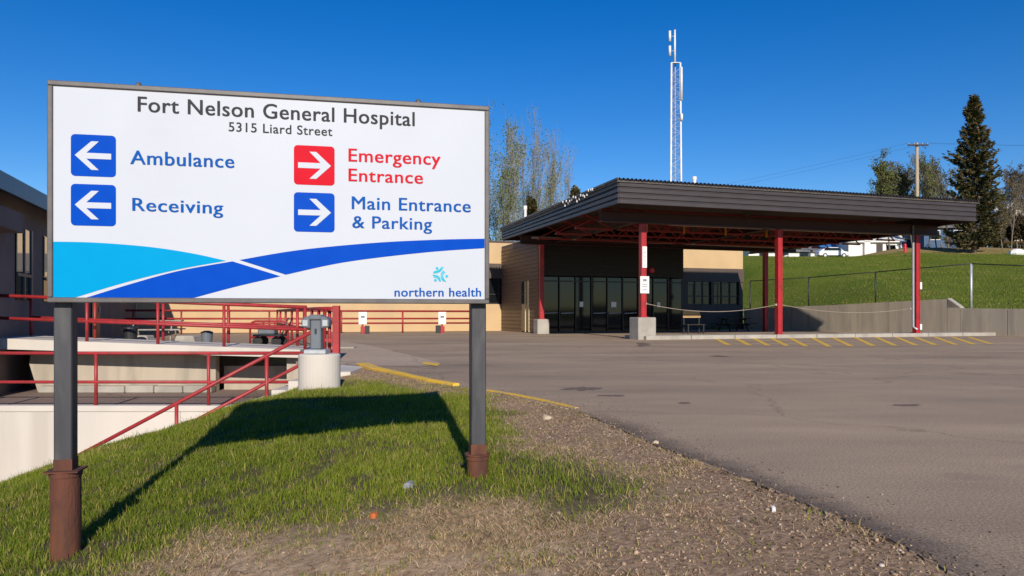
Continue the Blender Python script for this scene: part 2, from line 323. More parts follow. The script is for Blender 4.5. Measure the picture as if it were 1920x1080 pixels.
def sheet(name, poly, z, m, thick=0.0, parent=None):
    bm = bmesh.new(); vs = [bm.verts.new((x, y, z)) for x, y in poly]; f = bm.faces.new(vs)
    bm.normal_update()
    if f.normal.z < 0: f.normal_flip()
    if thick:
        lo = [bm.verts.new((x, y, z - thick)) for x, y in poly]; n = len(vs)
        for i in range(n): bm.faces.new((vs[i], vs[(i + 1) % n], lo[(i + 1) % n], lo[i]))
    bmesh.ops.triangulate(bm, faces=[f]); bmesh.ops.recalc_face_normals(bm, faces=bm.faces)
    me = bpy.data.meshes.new(name); bm.to_mesh(me); bm.free(); me.materials.append(M[m])
    o = bpy.data.objects.new(name, me); COL.objects.link(o)
    if parent: o.parent = parent
    return o

# ------------------------------------------------------------------ terrain
def vn(x, y, seed=0):                                    # value noise 0..1
    x = np.asarray(x, float); y = np.asarray(y, float); xi = np.floor(x).astype(np.int64); yi = np.floor(y).astype(np.int64); fx = x - xi; fy = y - yi
    def hsh(a, b):
        h = (a * 374761393 + b * 668265263 + seed * 982451653) & 0xffffffff; h = ((h ^ (h >> 13)) * 1274126177) & 0xffffffff
        return ((h ^ (h >> 16)) & 0xffff) / 65535.0
    fx = fx * fx * (3 - 2 * fx); fy = fy * fy * (3 - 2 * fy)
    return (hsh(xi, yi) * (1 - fx) + hsh(xi + 1, yi) * fx) * (1 - fy) + (hsh(xi, yi + 1) * (1 - fx) + hsh(xi + 1, yi + 1) * fx) * fy
def fbm(x, y, seed=0): return 0.5 * vn(x, y, seed) + 0.27 * vn(2.1 * x, 2.1 * y, seed + 1) + 0.15 * vn(4.3 * x, 4.3 * y, seed + 2) + 0.08 * vn(8.7 * x, 8.7 * y, seed + 3)
def sst(x, a, b):
    t = np.clip((x - a) / (b - a), 0, 1); return t * t * (3 - 2 * t)
def inpoly(x, y, poly):
    r = np.zeros(np.shape(x), bool); n = len(poly)
    for i in range(n):
        (x1, y1), (x2, y2) = poly[i], poly[(i + 1) % n]
        if y1 == y2: continue
        c = ((y1 > y) != (y2 > y)) & (x < (x2 - x1) * (y - y1) / (y2 - y1) + x1); r ^= c
    return r
def dpoly(x, y, poly, closed=True):
    d = np.full(np.shape(x), 1e9); n = len(poly)
    for i in range(n if closed else n - 1):
        (x1, y1), (x2, y2) = poly[i], poly[(i + 1) % n]; dx, dy = x2 - x1, y2 - y1; L2 = dx * dx + dy * dy + 1e-12
        t = np.clip(((x - x1) * dx + (y - y1) * dy) / L2, 0, 1); d = np.minimum(d, np.hypot(x - x1 - t * dx, y - y1 - t * dy))
    return d
EDGE = [gp(*p) for p in [(1950, 1180), (1850, 1110), (1760, 1060), (1650, 1003), (1520, 950), (1400, 900), (1300, 862), (1200, 822), (1135, 793), (1075, 768), (1000, 752), (920, 736), (860, 727), (800, 717), (730, 700), (668, 685), (646, 684)]]
STAIR_X0, STAIR_Z0, STAIR_K = -3.45, -0.16, 0.53
def nosing(x): return STAIR_Z0 + (x - STAIR_X0) * STAIR_K
def near_z_pts():
    P = [(-.2, 4.62, -.07), (-2.5, 4.1, -.41), (-3, 7, -.31), (-.95, 9.65, -.05), (-4.8, 7, -.68), (-4.34, 8, -.47), (-3.83, 8.8, -.35), (-3.42, 9.4, -.19), (-2.86, 10, -.10), (-2.6, 10.6, -.12),
         (0, 3.3, -.12), (-1.3, 3.6, -.28), (1.2, 2.9, -.04), (-3.2, 4.2, -.52), (-5, 5, -.80), (-7, 7, -1.35), (-6, 9, -1.35), (-5, 10.2, -1.05), (-4.2, 10.8, -.62), (-6, 11.5, -2.0), (-8, 11, -2.7), (-9.5, 8, -2.4), (-8, 4.5, -1.6), (-9.5, 12.3, -3.6),
         (-5, 12.3, nosing(-5) - .15), (-7, 12.3, nosing(-7) - .15), (-8.3, 12.3, nosing(-8.3) - .15), (-3.6, 12.3, -.34), (-3.1, 12.0, -.12), (-2.6, 12.6, -.05), (-1.2, 6.5, -.10), (-.6, 8, -.05), (-2.0, 9, -.13), (-1.5, 5.2, -.2),
         (0, 0, -.2), (-3, 1, -.65), (3, 0, -.05), (-8, 0, -1.5), (-2.0, 7.8, -.18), (-9.5, 1, -1.9)]
    P += [(x, y, -.025) for x, y in EDGE]
    return np.array(P)
_P = near_z_pts()
def _tps(r2): return np.where(r2 > 0, 0.5 * r2 * np.log(np.maximum(r2, 1e-12)), 0)
_n = len(_P); _K = _tps((_P[:, None, 0] - _P[None, :, 0]) ** 2 + (_P[:, None, 1] - _P[None, :, 1]) ** 2) + np.eye(_n) * 0.02
_Q = np.c_[np.ones(_n), _P[:, :2]]; _A = np.block([[_K, _Q], [_Q.T, np.zeros((3, 3))]]); _w = np.linalg.solve(_A, np.r_[_P[:, 2], 0, 0, 0])
def rbf(x, y):
    x = np.clip(x, -10, 6); y = np.clip(y, -1, 13); z = _w[_n] + _w[_n + 1] * x + _w[_n + 2] * y
    for i in range(_n): z = z + _w[i] * _tps((x - _P[i, 0]) ** 2 + (y - _P[i, 1]) ** 2)
    return z
# retaining walls on the right
W1A = (15.1, 48.6); W1B = ((1800 - CX) / F * 36.0, 36.0); W2B = (24.6, 30.2); W2C = (27.5, 10.0)
bl = ab2w(-18.2, 17.9); br = ab2w(17.2, 17.9)
LOT = EDGE + [(-3.55, 14.2), (-4.4, 15.2), (-4.4, 18.4), (-5.2, 18.5), (-5.2, 20.6), (-14.5, 20.6)] + [(bl.x - 0.5, bl.y), (br.x, br.y), W1A, W1B, W2B, W2C, (27.5, -12), (4, -12)]
GREEN = [gp(px, py, z) for px, py, z in [(870, 728, -.03), (930, 748, -.03), (962, 792, -.05), (1010, 842, -.05), (1100, 884, -.05), (1225, 925, -.05), (1150, 955, -.06), (1050, 970, -.07), (900, 938, -.08), (720, 966, -.15), (500, 990, -.22), (380, 990, -.3), (300, 1030, -.34), (240, 1085, -.36), (140, 1140, -.41), (-100, 1180, -.5)]] + [(-9.8, 2.5), (-9.8, 12.3), (-3.4, 12.3), (-2.3, 11.2)]
GRAVEL = EDGE + [gp(px, py, -.05) for px, py in [(668, 702), (800, 735), (930, 748), (1000, 800), (1080, 858), (1245, 932), (1170, 975), (1080, 1015), (1010, 1060), (960, 1150)]] + [(0.2, 1.0), (2, 0)]
def terrain(x, y):
    x = np.asarray(x, float); y = np.asarray(y, float)
    z = np.minimum(rbf(x, y), -.018)
    z = z + (fbm(x * 2.2, y * 2.2, 5) - .5) * .05 * sst(z, -.0, -.12) + (fbm(x * 9, y * 9, 11) - .5) * .014
    lot = inpoly(x, y, LOT); de = dpoly(x, y, EDGE, False)
    z = np.where(lot, np.where(de < .3, -.014, -.07), np.minimum(z + (-.006 - z) * (1 - sst(de, .05, .45)), -.004))
    farm = y > 12.9
    z = np.where(farm & ~lot, -.12, z)
    left = (x < -4.45)
    z = np.where((y > 12.45) & (y <= 15.5) & (x < -3.4), np.minimum(nosing(x) - .55, -.5), z)
    z = np.where((y > 15.5) & (y < 21.4) & left, -1.12, z)
    z = np.where(x < -10.0 - 0.0, np.where(y < 15.5, np.minimum(z, -2.5), z), z)
    # hill on the right
    hx = x; hy = y
    prof = 0.72 + 7.3 * np.clip((hy - 34) / 56.0, 0, 1) ** 1.05
    rise = sst(x - .47 * (hy - 100), 44, 54); prof = np.where(hy > 90, 8.02 + (1.15 + 1.7 * rise) * sst(hy, 88, 112), prof); prof = prof + 2.0 * sst(hy, 112, 160)
    prof = prof + (fbm(x * .12, y * .12, 3) - .5) * .7 * sst(hy, 40, 60)
    dw = dpoly(x, y, [W1A, W1B, W2B, W2C], False); prof = np.minimum(prof, 1.12 + .16 * dw)
    right = ~lot & (dw > .85) & (((x > 20.5) & (y < 46)) | ((y >= 36) & (x > 13)))
    z = np.where(right, np.where(y > 46, prof * sst(x, 14, 26) + (1 - sst(x, 14, 26)) * 0.2, prof), z)
    return z
def fields(x, y):
    jx = x + (fbm(x * 2.0, y * 2.0, 21) - .5) * .7; jy = y + (fbm(x * 2.0, y * 2.0, 31) - .5) * .7
    dg = dpoly(jx, jy, GREEN); g = np.where(inpoly(jx, jy, GREEN), 1, -1) * dg; g = sst(g, -.45, .42)
    dr = dpoly(jx, jy, GRAVEL); r = np.where(inpoly(jx, jy, GRAVEL), 1, -1) * dr; r = sst(r, -.2, .2)
    return g * (1 - r * .8), r
def build_ground():
    xs = np.r_[np.linspace(-900, -60, 15), np.linspace(-55, -12, 30), np.linspace(-10.01, 6, 161), np.linspace(6.3, 14.5, 18), np.linspace(14.9, 30, 60), np.linspace(31, 80, 40), np.linspace(86, 900, 25)]
    ys = np.r_[np.linspace(-400, -5, 12), np.linspace(-3, 2, 14), np.linspace(2.1, 12.4, 116), np.array([12.44, 12.46, 12.8, 13.4, 14, 14.8, 15.46, 15.54]), np.linspace(16, 30, 30), np.linspace(30.5, 60, 70), np.linspace(61, 130, 60), np.linspace(135, 1500, 30)]
    xs = np.unique(np.r_[xs, -4.46, -4.44, -3.41, -3.39]); ys = np.unique(np.r_[ys, 21.38, 21.42])
    X, Y = np.meshgrid(xs, ys); Z = terrain(X, Y); nx, ny = len(xs), len(ys)
    i = np.arange(ny - 1)[:, None] * nx + np.arange(nx - 1)[None, :]; Fq = np.stack([i, i + 1, i + nx + 1, i + nx], -1).reshape(-1, 4)
    o = arr_mesh('ground', np.stack([X, Y, Z], -1).reshape(-1, 3), Fq, 'ground', smooth=True)
    x, y = X.ravel(), Y.ravel(); g, r = fields(x, y)
    hill = ((y > 20) | (x > 14)).astype(float)
    st = sst(fbm(x * .15, y * .15, 9) * 14 + (y - 101), 0, 8) * sst(x, 40, 52) * (1 - sst(y, 118, 126)) * .9
    for nme, a in (('green', g * .9), ('gravel', r), ('hill', hill), ('straw', st)):
        at = o.data.attributes.new(nme, 'FLOAT', 'POINT'); at.data.foreach_set('value', a.astype(np.float32))
    tag(o, kind='structure'); return o
build_ground()

# parking lot: ragged asphalt sheet along the verge
def ragged(pts, step=0.035, amp=0.055):
    out = []
    for (x1, y1), (x2, y2) in zip(pts[:-1], pts[1:]):
        L = math.hypot(x2 - x1, y2 - y1); n = max(1, int(L / step)); nxn, nyn = -(y2 - y1) / L, (x2 - x1) / L
        for k in range(n):
            t = k / n; x = x1 + (x2 - x1) * t; y = y1 + (y2 - y1) * t; d = float(fbm(np.array(x * 4.0), np.array(y * 4.0), 77) - .5) * 2.4 * amp + random.uniform(-.3, .3) * amp
            out.append((x + nxn * d, y + nyn * d))
    return out + [pts[-1]]
lot = sheet('parking_lot', ragged(EDGE) + LOT[len(EDGE):], 0.0, 'asphalt', thick=0.06); tag(lot, kind='structure')
# paler paved crossing beside the railing
sheet('paved_apron', [gp(*p) for p in [(632, 640), (690, 647), (760, 664), (828, 681), (800, 686), (730, 686.5), (672, 686)]] + [(-4.1, 15.0), (-4.3, 17.5)], 0.004, 'asphalt_patch', parent=lot)
asphalt('asphalt_raw', (0.135, 0.10, 0.075), (0.24, 0.18, 0.135), (0.07, 0.06, 0.05), False)
def broken_margin():
    P = ragged([gp(*p) for p in [(1950, 1180), (1850, 1110), (1760, 1060), (1650, 1003), (1520, 950), (1400, 900), (1300, 862), (1200, 822), (1135, 793), (1075, 768)]], .035, .055); vs = []; wear = []; n = len(P)
    for i, (x_, y_) in enumerate(P):
        xa_, ya_ = P[max(i - 8, 0)]; xb_, yb_ = P[min(i + 8, n - 1)]; l = math.hypot(xb_ - xa_, yb_ - ya_); nx_, ny_ = (yb_ - ya_) / l, -(xb_ - xa_) / l
        wd = .22 + .34 * float(fbm(np.array(x_ * 1.1), np.array(y_ * 1.1), 93)); e = min(1, i / 20, (n - 1 - i) / 30)
        for k in range(5): f = k / 4; vs.append((x_ + nx_ * (.004 + wd * f), y_ + ny_ * (.004 + wd * f), .0015)); wear.append((1 - f) ** 1.3 * e)
    o = MB().add(vs, [(5 * i + k, 5 * i + k + 1, 5 * i + k + 6, 5 * i + k + 5) for i in range(n - 1) for k in range(4)]).build('broken_margin', 'asphalt_margin', lot, fix=False)
    a = o.data.attributes.new('wear', 'FLOAT', 'POINT'); a.data.foreach_set('value', np.array(wear, np.float32))
broken_margin()
# worn yellow kerb line along the verge
def offset_strip(mb, pts, w0, z0, z1):
    n = len(pts); L = []
    for i, (x, y) in enumerate(pts):
        xa, ya = pts[max(i - 1, 0)]; xb, yb = pts[min(i + 1, n - 1)]; l = math.hypot(xb - xa, yb - ya); L.append((-(yb - ya) / l, (xb - xa) / l))
    vs = []
    for (x, y), (a, b), k in zip(pts, L, range(n)):
        w2 = w0[k] if isinstance(w0, list) else w0
        vs += [(x, y, z0), (x, y, z1), (x + a * w2, y + b * w2, z1), (x + a * w2, y + b * w2, z0)]
    fs = []
    for i in range(n - 1):
        o = 4 * i; fs += [(o, o + 1, o + 5, o + 4), (o + 1, o + 2, o + 6, o + 5), (o + 2, o + 3, o + 7, o + 6)]
    fs += [(0, 3, 2, 1), (4 * n - 4, 4 * n - 3, 4 * n - 2, 4 * n - 1)]
    return mb.add(vs, fs)
kp = [gp(*p) for p in [(668, 684), (690, 692), (730, 700), (800, 716), (850, 724)]]
k = offset_strip(MB(), kp[::-1], [-.10, -.12, -.15, -.2, -.24], -.02, .035).build('painted_kerb', 'worn_yellow', lot, bevel=0.01)
kp = [gp(*p) for p in [(905, 732), (960, 741), (1020, 753), (1078, 766)]]
offset_strip(MB(), kp[::-1], [-.04, -.07, -.08, -.08], -.02, .010).build('painted_kerb', 'worn_yellow', lot)
MB().add([(*gp(*p), 0.009) for p in [(796, 679), (826, 683), (820, 687), (790, 683)]], [(0, 1, 2, 3)]).build('painted_stripe', 'worn_yellow', lot)
# hatched no-parking stripes in front of the canopy island
tops = [(1340, 634), (1378, 634), (1412, 634), (1446, 634), (1480, 633), (1522, 633), (1562, 633), (1602, 632), (1642, 632), (1680, 632), (1715, 632), (1752, 632), (1785, 632), (1816, 632)]
for i, (tx, ty) in enumerate(tops):
    p = Vector(gp(tx, ty)); q = Vector(gp(tx + 26 + i * 1.3, 650 - abs(i - 5) * .6)); wv = (q - p).normalized(); nv = Vector((-wv.y, wv.x)) * .085
    MB().add([(*(p - nv), .005), (*(p + nv), .005), (*(q + nv), .005), (*(q - nv), .005)], [(0, 1, 2, 3)]).build('painted_stripe', 'worn_yellow', lot)

for px, py, w_, h_ in ((1090, 729, 84, 7), (1284, 756, 26, 4.5), (1150, 742, 60, 4), (1350, 668, 50, 3), (1700, 760, 60, 5), (1206, 646, 30, 8)):
    pts = []
    for k in range(26):
        q = 2 * math.pi * k / 26; rr_ = random.uniform(.55, 1.15); pts.append(gp(px + w_ / 2 * math.cos(q) * rr_, py + h_ / 2 * math.sin(q) * rr_))
    sheet('oil_stain', pts, .0022, 'asphalt_raw', parent=lot)
# canopy island kerb
isl = MB(); A0, A1 = a_at(1212, 1.2), a_at(1868, 1.2)
o = T('traffic_island', 'long low pale concrete kerb island carrying the red columns', 'kerb', (A0, 1.2, 0), 'H')
n = 9
for i in range(n):
    x0 = A0 + (A1 - A0) * i / n; x1 = A0 + (A1 - A0) * (i + 1) / n - .02
    o.part('kerb_block', MB().box(x0, x1, 1.2, 1.38, -.05, .15), 'concrete', bevel=.02)
o.part('island_slab', MB().box(A0, A1, 1.382, 3.0, -.05, .135), 'concrete')

# lower driveway, walls, ramp
sheet('driveway', [(-32, 15.62), (-4.5, 15.62), (-4.5, 21.3), (-32, 21.3)], -1.05, 'asphalt_lower')['kind'] = 'structure'
t = T('retaining_wall', 'pale concrete retaining wall below the red driveway railing', 'wall', (-12, 15.5, -4.5))
t.part('wall', MB().box(-30, -4.42, 15.45, 15.62, -4.6, -1.056), 'concrete_pale')
x = -4.42
while x > -30:
    t.part('wall_panel', MB().box(max(x - 2.42, -30), x - .012, 15.42, 15.449, -4.6, -1.06), 'concrete_wall', bevel=.004); x -= 2.43
t.part('coping', MB().box(-30, -4.42, 15.41, 15.63, -1.055, -.93), 'concrete_pale', bevel=.01)
t = T('concrete_stairs', 'pale concrete steps going down beside the grassy bank', 'stairs', (-3.5, 13.9, -.2))
x = STAIR_X0; z = STAIR_Z0; i = 0
while x > -9.4:
    t.part('step', MB().box(x - .285, x, 12.47, 15.4, z - .75, z), 'concrete_pale'); x -= .283; z -= .15
t.part('landing', MB().box(STAIR_X0 + .002, STAIR_X0 + .75, 12.47, 14.1, -.6, -.005), 'concrete_pale')
t = T('ramp', 'pale concrete ramp slab bridging to the dark wing', 'ramp', (-9, 19.4, -1.1))
mb = MB(); xa, xb = -13.15, -5.25; za, zb = .38, .08
mb.add([(xa, 18.5, za - .27), (xb, 18.5, zb - .2), (xb, 20.5, zb - .2), (xa, 20.5, za - .27), (xa, 18.5, za), (xb, 18.5, zb), (xb, 20.5, zb), (xa, 20.5, za)], [(3, 2, 1, 0), (4, 5, 6, 7), (0, 1, 5, 4), (1, 2, 6, 5), (2, 3, 7, 6), (3, 0, 4, 7)])
t.part('slab', mb, 'concrete_pale')
t.part('support_wall', MB().prism([(-12.3, -1.12), (-7.7, -1.12), (-7.7, -.1), (-12.45, .08), (-12.55, -.3)], (19.4, 19.65)), 'concrete_stain')
t.part('back_wall', MB().box(-30, -4.45, 21.0, 21.4, -1.12, .04), 'concrete_stain')
t.part('rubble_wall', MB().box(-7.69, -5.71, 19.95, 20.2, -1.12, -.42), 'concrete_stain')
t.part('pier', MB().box(-5.7, -5.4, 18.9, 20.4, -1.12, -.125), 'concrete_stain')
for k in range(6):
    xx = -12.1 + k * .74
    t.part('kerb_block', MB().box(xx, xx + .72, 19.05, 19.35, -1.05, -.88 + .02 * (k % 2)), 'concrete', bevel=.02)
sheet('entrance_paving', [(-16.5, 20.5), (-5.2, 20.5), (-5.2, 22), (-15.4, 22)], 0.03, 'paving_concrete')['kind'] = 'structure'

# railings
def railing(name, label, path, h, mid, posts, r=.024, post_r=.024, m='rail_red', group=None, base_z=None, drop=None):
    """path: floor points [(x,y,z)...]; posts: list of fractions along the path"""
    t = T(name, label, 'railing', path[0], group=group)
    P = [Vector(p) for p in path]; Ls = [0]
    for a, b in zip(P[:-1], P[1:]): Ls.append(Ls[-1] + (b - a).length)
    def at(f):
        d = f * Ls[-1]
        for i in range(len(P) - 1):
            if d <= Ls[i + 1] + 1e-6: return P[i].lerp(P[i + 1], (d - Ls[i]) / max(1e-6, Ls[i + 1] - Ls[i]))
        return P[-1]
    up = Vector((0, 0, 1))
    t.part('top_rail', MB().tube([p + up * h for p in P], r, 8), m, smooth=True)
    for mz in (mid if isinstance(mid, (list, tuple)) else [mid]):
        t.part('middle_rail', MB().tube([p + up * mz for p in P], r * .9, 8), m, smooth=True)
    for f in posts:
        p = at(f); p0 = p - up * (drop or 0.03)
        pt = t.part('post', MB().tube([p0, p + up * (h - r * .5)], post_r, 8), m, smooth=True)
    return t
xw = lambda px, D: (px - CX) / F * D
# rail on top of the retaining wall
pf = lambda px: (xw(px, 15.52) + 13.5) / (13.5 + xw(576, 15.52))
railing('wall_railing', 'red pipe railing on the retaining wall behind the left sign post', [(-13.5, 15.52, -.93), (xw(576, 15.52), 15.52, -.93)], 1.08, .48, [pf(-110), pf(35 - 70), pf(180), pf(391), pf(500)], r=.036, post_r=.036)
# stair rail
D = 12.75
sr0 = Vector((xw(583, D), D, CAMZ - 33 / F * D - .86)); sr1 = Vector((xw(60, D), D, CAMZ - (900 - HZ) / F * D - .86))
fr = lambda px: (xw(px, D) - sr0.x) / (sr1.x - sr0.x)
railing('stair_railing', 'sloping red handrail running down beside the grassy bank', [sr0, sr1], .86, .40, [fr(500), fr(331), fr(152)], r=.033, post_r=.033, drop=.25)
# ramp rails
def rz(x): return za + (zb - za) * (x - xa) / (xb - xa)
for nm, lab, y, ps, xe in (('ramp_railing', 'red pipe railing along the near edge of the concrete ramp', 18.62, (-60, 163, 296, 420), 575), ('ramp_railing', 'red pipe railing along the far edge of the concrete ramp', 20.3, (10, 178, 306, 428), 560)):
    e = xw(xe, y); s_ = -13.1
    railing(nm, lab, [(s_, y, rz(s_)), (e, y, rz(e))], 1.06, .50, [max(0.003, (xw(p, y) - s_) / (e - s_)) for p in ps] + [.995], r=.045, post_r=.04, group='ramp railings')
# railing at the head of the driveway wall, running back from the gate post
railing('guard_railing', 'red railing with close posts running away from the camera behind the grey pedestal', [(xw(618, 16.2), 16.2, 0), (xw(590, 19), 19, 0.02), (xw(520, 30), 30, .03)], 1.08, .55, [0, .06, .14, .24, .36, .48, .6, .75, .9, 1], r=.045, post_r=.04)
t = T('gate_post', 'thick red steel gate post beside the grey pedestal', 'post', (xw(630, 15.9), 15.9, 0))
t.part('post', MB().box(xw(624.5, 15.9), xw(637, 15.9), 15.83, 15.97, -.0, 1.14), 'rail_red', bevel=.01)
t.part('top_arm', MB().tube([(xw(630, 15.9), 15.9, 1.09), (xw(612, 15.9), 16.0, 1.09), (xw(606, 15.9), 16.05, .98), (xw(606, 15.9), 16.05, .02)], .03, 8), 'rail_red', smooth=True)
t.part('hinge', MB().box(xw(610, 15.9), xw(624.4, 15.9), 15.86, 15.94, .78, .84), 'rail_red')
t.part('hinge', MB().box(xw(610, 15.9), xw(624.4, 15.9), 15.86, 15.94, .38, .44), 'rail_red')
# railing in front of the tan wall
p0 = ab2w(a_at(222, 15.0), 15.0); p1 = ab2w(a_at(905, 15.0), 15.0); LL = (p1 - p0).length
fw = lambda px: (ab2w(a_at(px, 15.0), 15.0) - p0).length / LL
railing('wall_railing', 'long red railing in front of the tan hospital wall', [(p0.x, p0.y, .02), (p1.x, p1.y, .0)], 1.13, [.74, .5], [fw(q) for q in (224, 250, 340, 430, 505, 640, 755, 893)], r=.05, post_r=.045)
# loop rack
t = T('bike_rack', 'low red loop bicycle rack on the paving by the ramp', 'bike rack', (xw(505, 24), 24, 0))
x0, x1 = xw(469, 24), xw(540, 24)
t.part('hoop', MB().tube([(x0, 24, .02), (x0, 24, .60), (x0 + .06, 24, .70), (x0 + .16, 24, .74), (x1 - .16, 24, .74), (x1 - .06, 24, .70), (x1, 24, .6), (x1, 24, .02)], .035, 8), 'rail_red', smooth=True)
t.part('lower_bar', MB().tube([(x0, 24, .22), (x1, 24, .22)], .03, 8), 'rail_red', smooth=True)
for k in (.35, .65): t.part('upright', MB().tube([(x0 + (x1 - x0) * k, 24, .02), (x0 + (x1 - x0) * k, 24, .74)], .028, 8), 'rail_red', smooth=True)

# ------------------------------------------------------------------ hospital building
HB = 18.0; ZT, ZB0, ZB1 = 5.2, 3.08, 3.95            # parapet, band bottom and top
aL, aR = -18.2, a_at(1393, HB)
VF, vL, vR = 11.7, 1.25, a_at(1281, 11.7)           # vestibule
t = T('hospital_building', 'low tan hospital with brown band, dark windows and glazed entrance', 'building', ((aL + aR) / 2, HB, 0), 'H'); HOSP = t
bays = []
a = aL + 1.0
while a < -0.4: bays.append((a, min(a + 2.5, 1.0))); a += 3.3
bays = [b for b in bays if b[1] - b[0] > 1] 
bays[-1] = (a_at(928, HB) - 1.2, a_at(959, HB))
bays += [(a_at(1290, HB), a_at(1334, HB)), (a_at(1339, HB), a_at(1386, HB))]
W0, W1 = 1.57, 3.04
# walls with real openings: sill wall, piers, head wall
t.part('wall', MB().box(aL, vL - .01, HB, HB + .35, -.1, W0), 'tan_wall'); t.part('shade_toned_lower_wall', MB().box(vL - .008, aR, HB, HB + .35, -.1, W0), 'brown_band_and_shade')  # tan wall right of the entrance, coloured brown to stand in for canopy shade
cuts = sorted(bays); prev = aL
for c0, c1 in cuts + [(aR, aR)]:
    if c0 - prev > .02: t.part('pier', MB().box(prev, c0, HB, HB + .35, W0 + .002, ZB0), 'brown_band_and_shade' if prev > vL else 'tan_wall')  # right-hand piers take the same brown in place of shade
    prev = c1
t.part('band', MB().box(aL, aR + .04, HB - .06, HB + .3, ZB0 + .002, ZB1), 'brown_band_and_shade')
t.part('upper_wall', MB().box(aL, aR, HB, HB + .35, ZB1 + .002, ZT), 'tan_wall')
t.part('coping', MB().box(aL, aR + .08, HB - .06, HB + .42, ZT + .002, ZT + .1), 'brown_band_and_shade')
t.part('side_wall', MB().box(aR - .35, aR, HB + .352, HB + 15, -.1, ZT), 'tan_wall')
rf = t.part('roof', MB().box(aL, aR - .36, HB + .44, HB + 15, ZT - .25, ZT - .05), 'roofing')
t.part('rear_wall', MB().box(aL, aR, HB + 15.01, HB + 15.3, -.1, ZT), 'tan_wall')
for c0, c1 in cuts:
    wn = t.part('window', MB().box(c0, c1, HB + .16, HB + .2, W0 + .002, ZB0), 'glass_dark')
    fr_ = MB(); n = 3
    for k in range(n + 1):
        x = c0 + (c1 - c0) * k / n; fr_.box(max(c0, x - .035), min(c1, x + .035), HB + .1, HB + .158, W0 + .003, ZB0 - .001)
    fr_.box(c0, c1, HB + .09, HB + .157, W0 + .004, W0 + .08).box(c0, c1, HB + .09, HB + .157, W0 + .55, W0 + .61)
    t.part('frame', fr_, 'alu_dark', parent=wn)
# vestibule
def boards(a0, a1, b, z0, z1, m, dz=.2, side=None):
    z = z0
    while z < z1 - .02:
        zz = min(z + dz, z1)
        if side is None: t.part('siding_board', MB().prism([(b, zz - .004), (b - .012, zz - .006), (b - .035, z), (b, z)], (a0, a1), 'yz'), m)
        else: t.part('siding_board', MB().prism([(side, zz - .004), (side - .012, zz - .006), (side - .035, z), (side, z)], (a0, a1), 'xz'), m)
        z = zz
DH = 2.95
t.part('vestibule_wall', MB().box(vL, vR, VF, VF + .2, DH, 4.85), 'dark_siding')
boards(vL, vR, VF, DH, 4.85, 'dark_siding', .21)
t.part('vestibule_wall', MB().box(vL, vL + .2, VF + .202, HB - .002, -.05, 4.85), 'brown_siding')
boards(VF + .0, HB - .07, 0, 2.75, 4.85, 'brown_siding', .21, side=vL)
for b0, b1 in ((VF, 13.0), (14.3, HB - .07)): boards(b0, b1, 0, 0.0, 2.75, 'brown_siding', .21, side=vL)
d = t.part('door', MB().box(vL - .02, vL - .003, 13.02, 14.28, .02, 2.74), 'glass_dark')
t.part('door_frame', MB().box(vL - .045, vL - .021, 13.6, 13.7, .03, 2.73).box(vL - .045, vL - .021, 13.03, 13.1, .03, 2.73), 'blind', parent=d)
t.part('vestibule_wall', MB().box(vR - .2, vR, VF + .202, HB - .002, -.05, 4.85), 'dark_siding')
t.part('vestibule_roof', MB().box(vL, vR, VF, HB - .002, 4.852, 4.95), 'roofing')
# glazed front: panes and mullions
ng = 9; ga0, ga1 = vL + .25, vR - .02
for k in range(ng):
    x0 = ga0 + (ga1 - ga0) * k / ng; x1 = ga0 + (ga1 - ga0) * (k + 1) / ng
    tl_, tz_ = random.uniform(-.012, .012), random.uniform(-.014, .014)
    mb = MB().box(x0 + .05, x1 - .05, VF + .095, VF + .105, .08, DH - .06); mb.v = [(q[0], q[1] + tl_ * (1 if q[0] > (x0 + x1) / 2 else -1) + tz_ * (1 if q[2] > 1 else -1), q[2]) for q in mb.v]
    p = t.part('glass_panel', mb, 'glass_dark')
    if k in (2, 4, 7): t.part('notice', MB().box(x0 + .25, x0 + .25 + (.2 if k != 4 else .3), VF + .06, VF + .064, 1.35, 1.62), 'white_paint', parent=p)
    fb = MB().box(x0, x0 + .048, VF + .04, VF + .14, .0, DH - .002).box(x0 + .05, x1 - .002, VF + .04, VF + .085, .0, .078).box(x0 + .05, x1 - .002, VF + .04, VF + .085, DH - .3, DH - .24)
    t.part('frame', fb, 'alu_dark', parent=p)
    if k in (0, 1, 3, 4, 5): t.part('push_bar', MB().tube([(x0 + .1, VF + .02, 1.02), (x1 - .08, VF + .02, 1.05)], .028, 6), 'galv', parent=p, smooth=True)
t.part('end_post', MB().box(vL, vL + .24, VF, VF + .2, -.05, DH - .002), 'brown_siding')
# roof vents
for px, py, bb, r in ((985, 390, 22, .09), (1302, 335, 24, .13)):
    aa = a_at(px, bb); zt = h_at(px, py, bb)
    t.part('roof_vent', MB().lathe([(r, 0), (r, zt - ZT - .05), (r * 1.3, zt - ZT - .04), (r * 1.3, zt - ZT + .2)], (aa, bb, ZT - .06), 10), 'white_paint', parent=rf)
# fire bell, lit bracket on the entrance wall
tb = T('alarm_bell', 'small red round alarm bell on the dark entrance wall', 'alarm bell', (a_at(1221, VF - .06), VF - .04, h_at(1221, 507, VF)), 'H')
zc = h_at(1221, 507, VF); ac = a_at(1221, VF)
mb = MB(); mb.add([], []); 
mb.tube([(ac, VF - .05, zc), (ac, VF - .10, zc), (ac, VF - .14, zc)], .17, 14, r2=.12); tb.part('gong', mb, 'red_plastic', smooth=False)
tb.part('back_plate', MB().box(ac - .1, ac + .1, VF - .05, VF - .036, zc - .12, zc + .12), 'red_plastic')

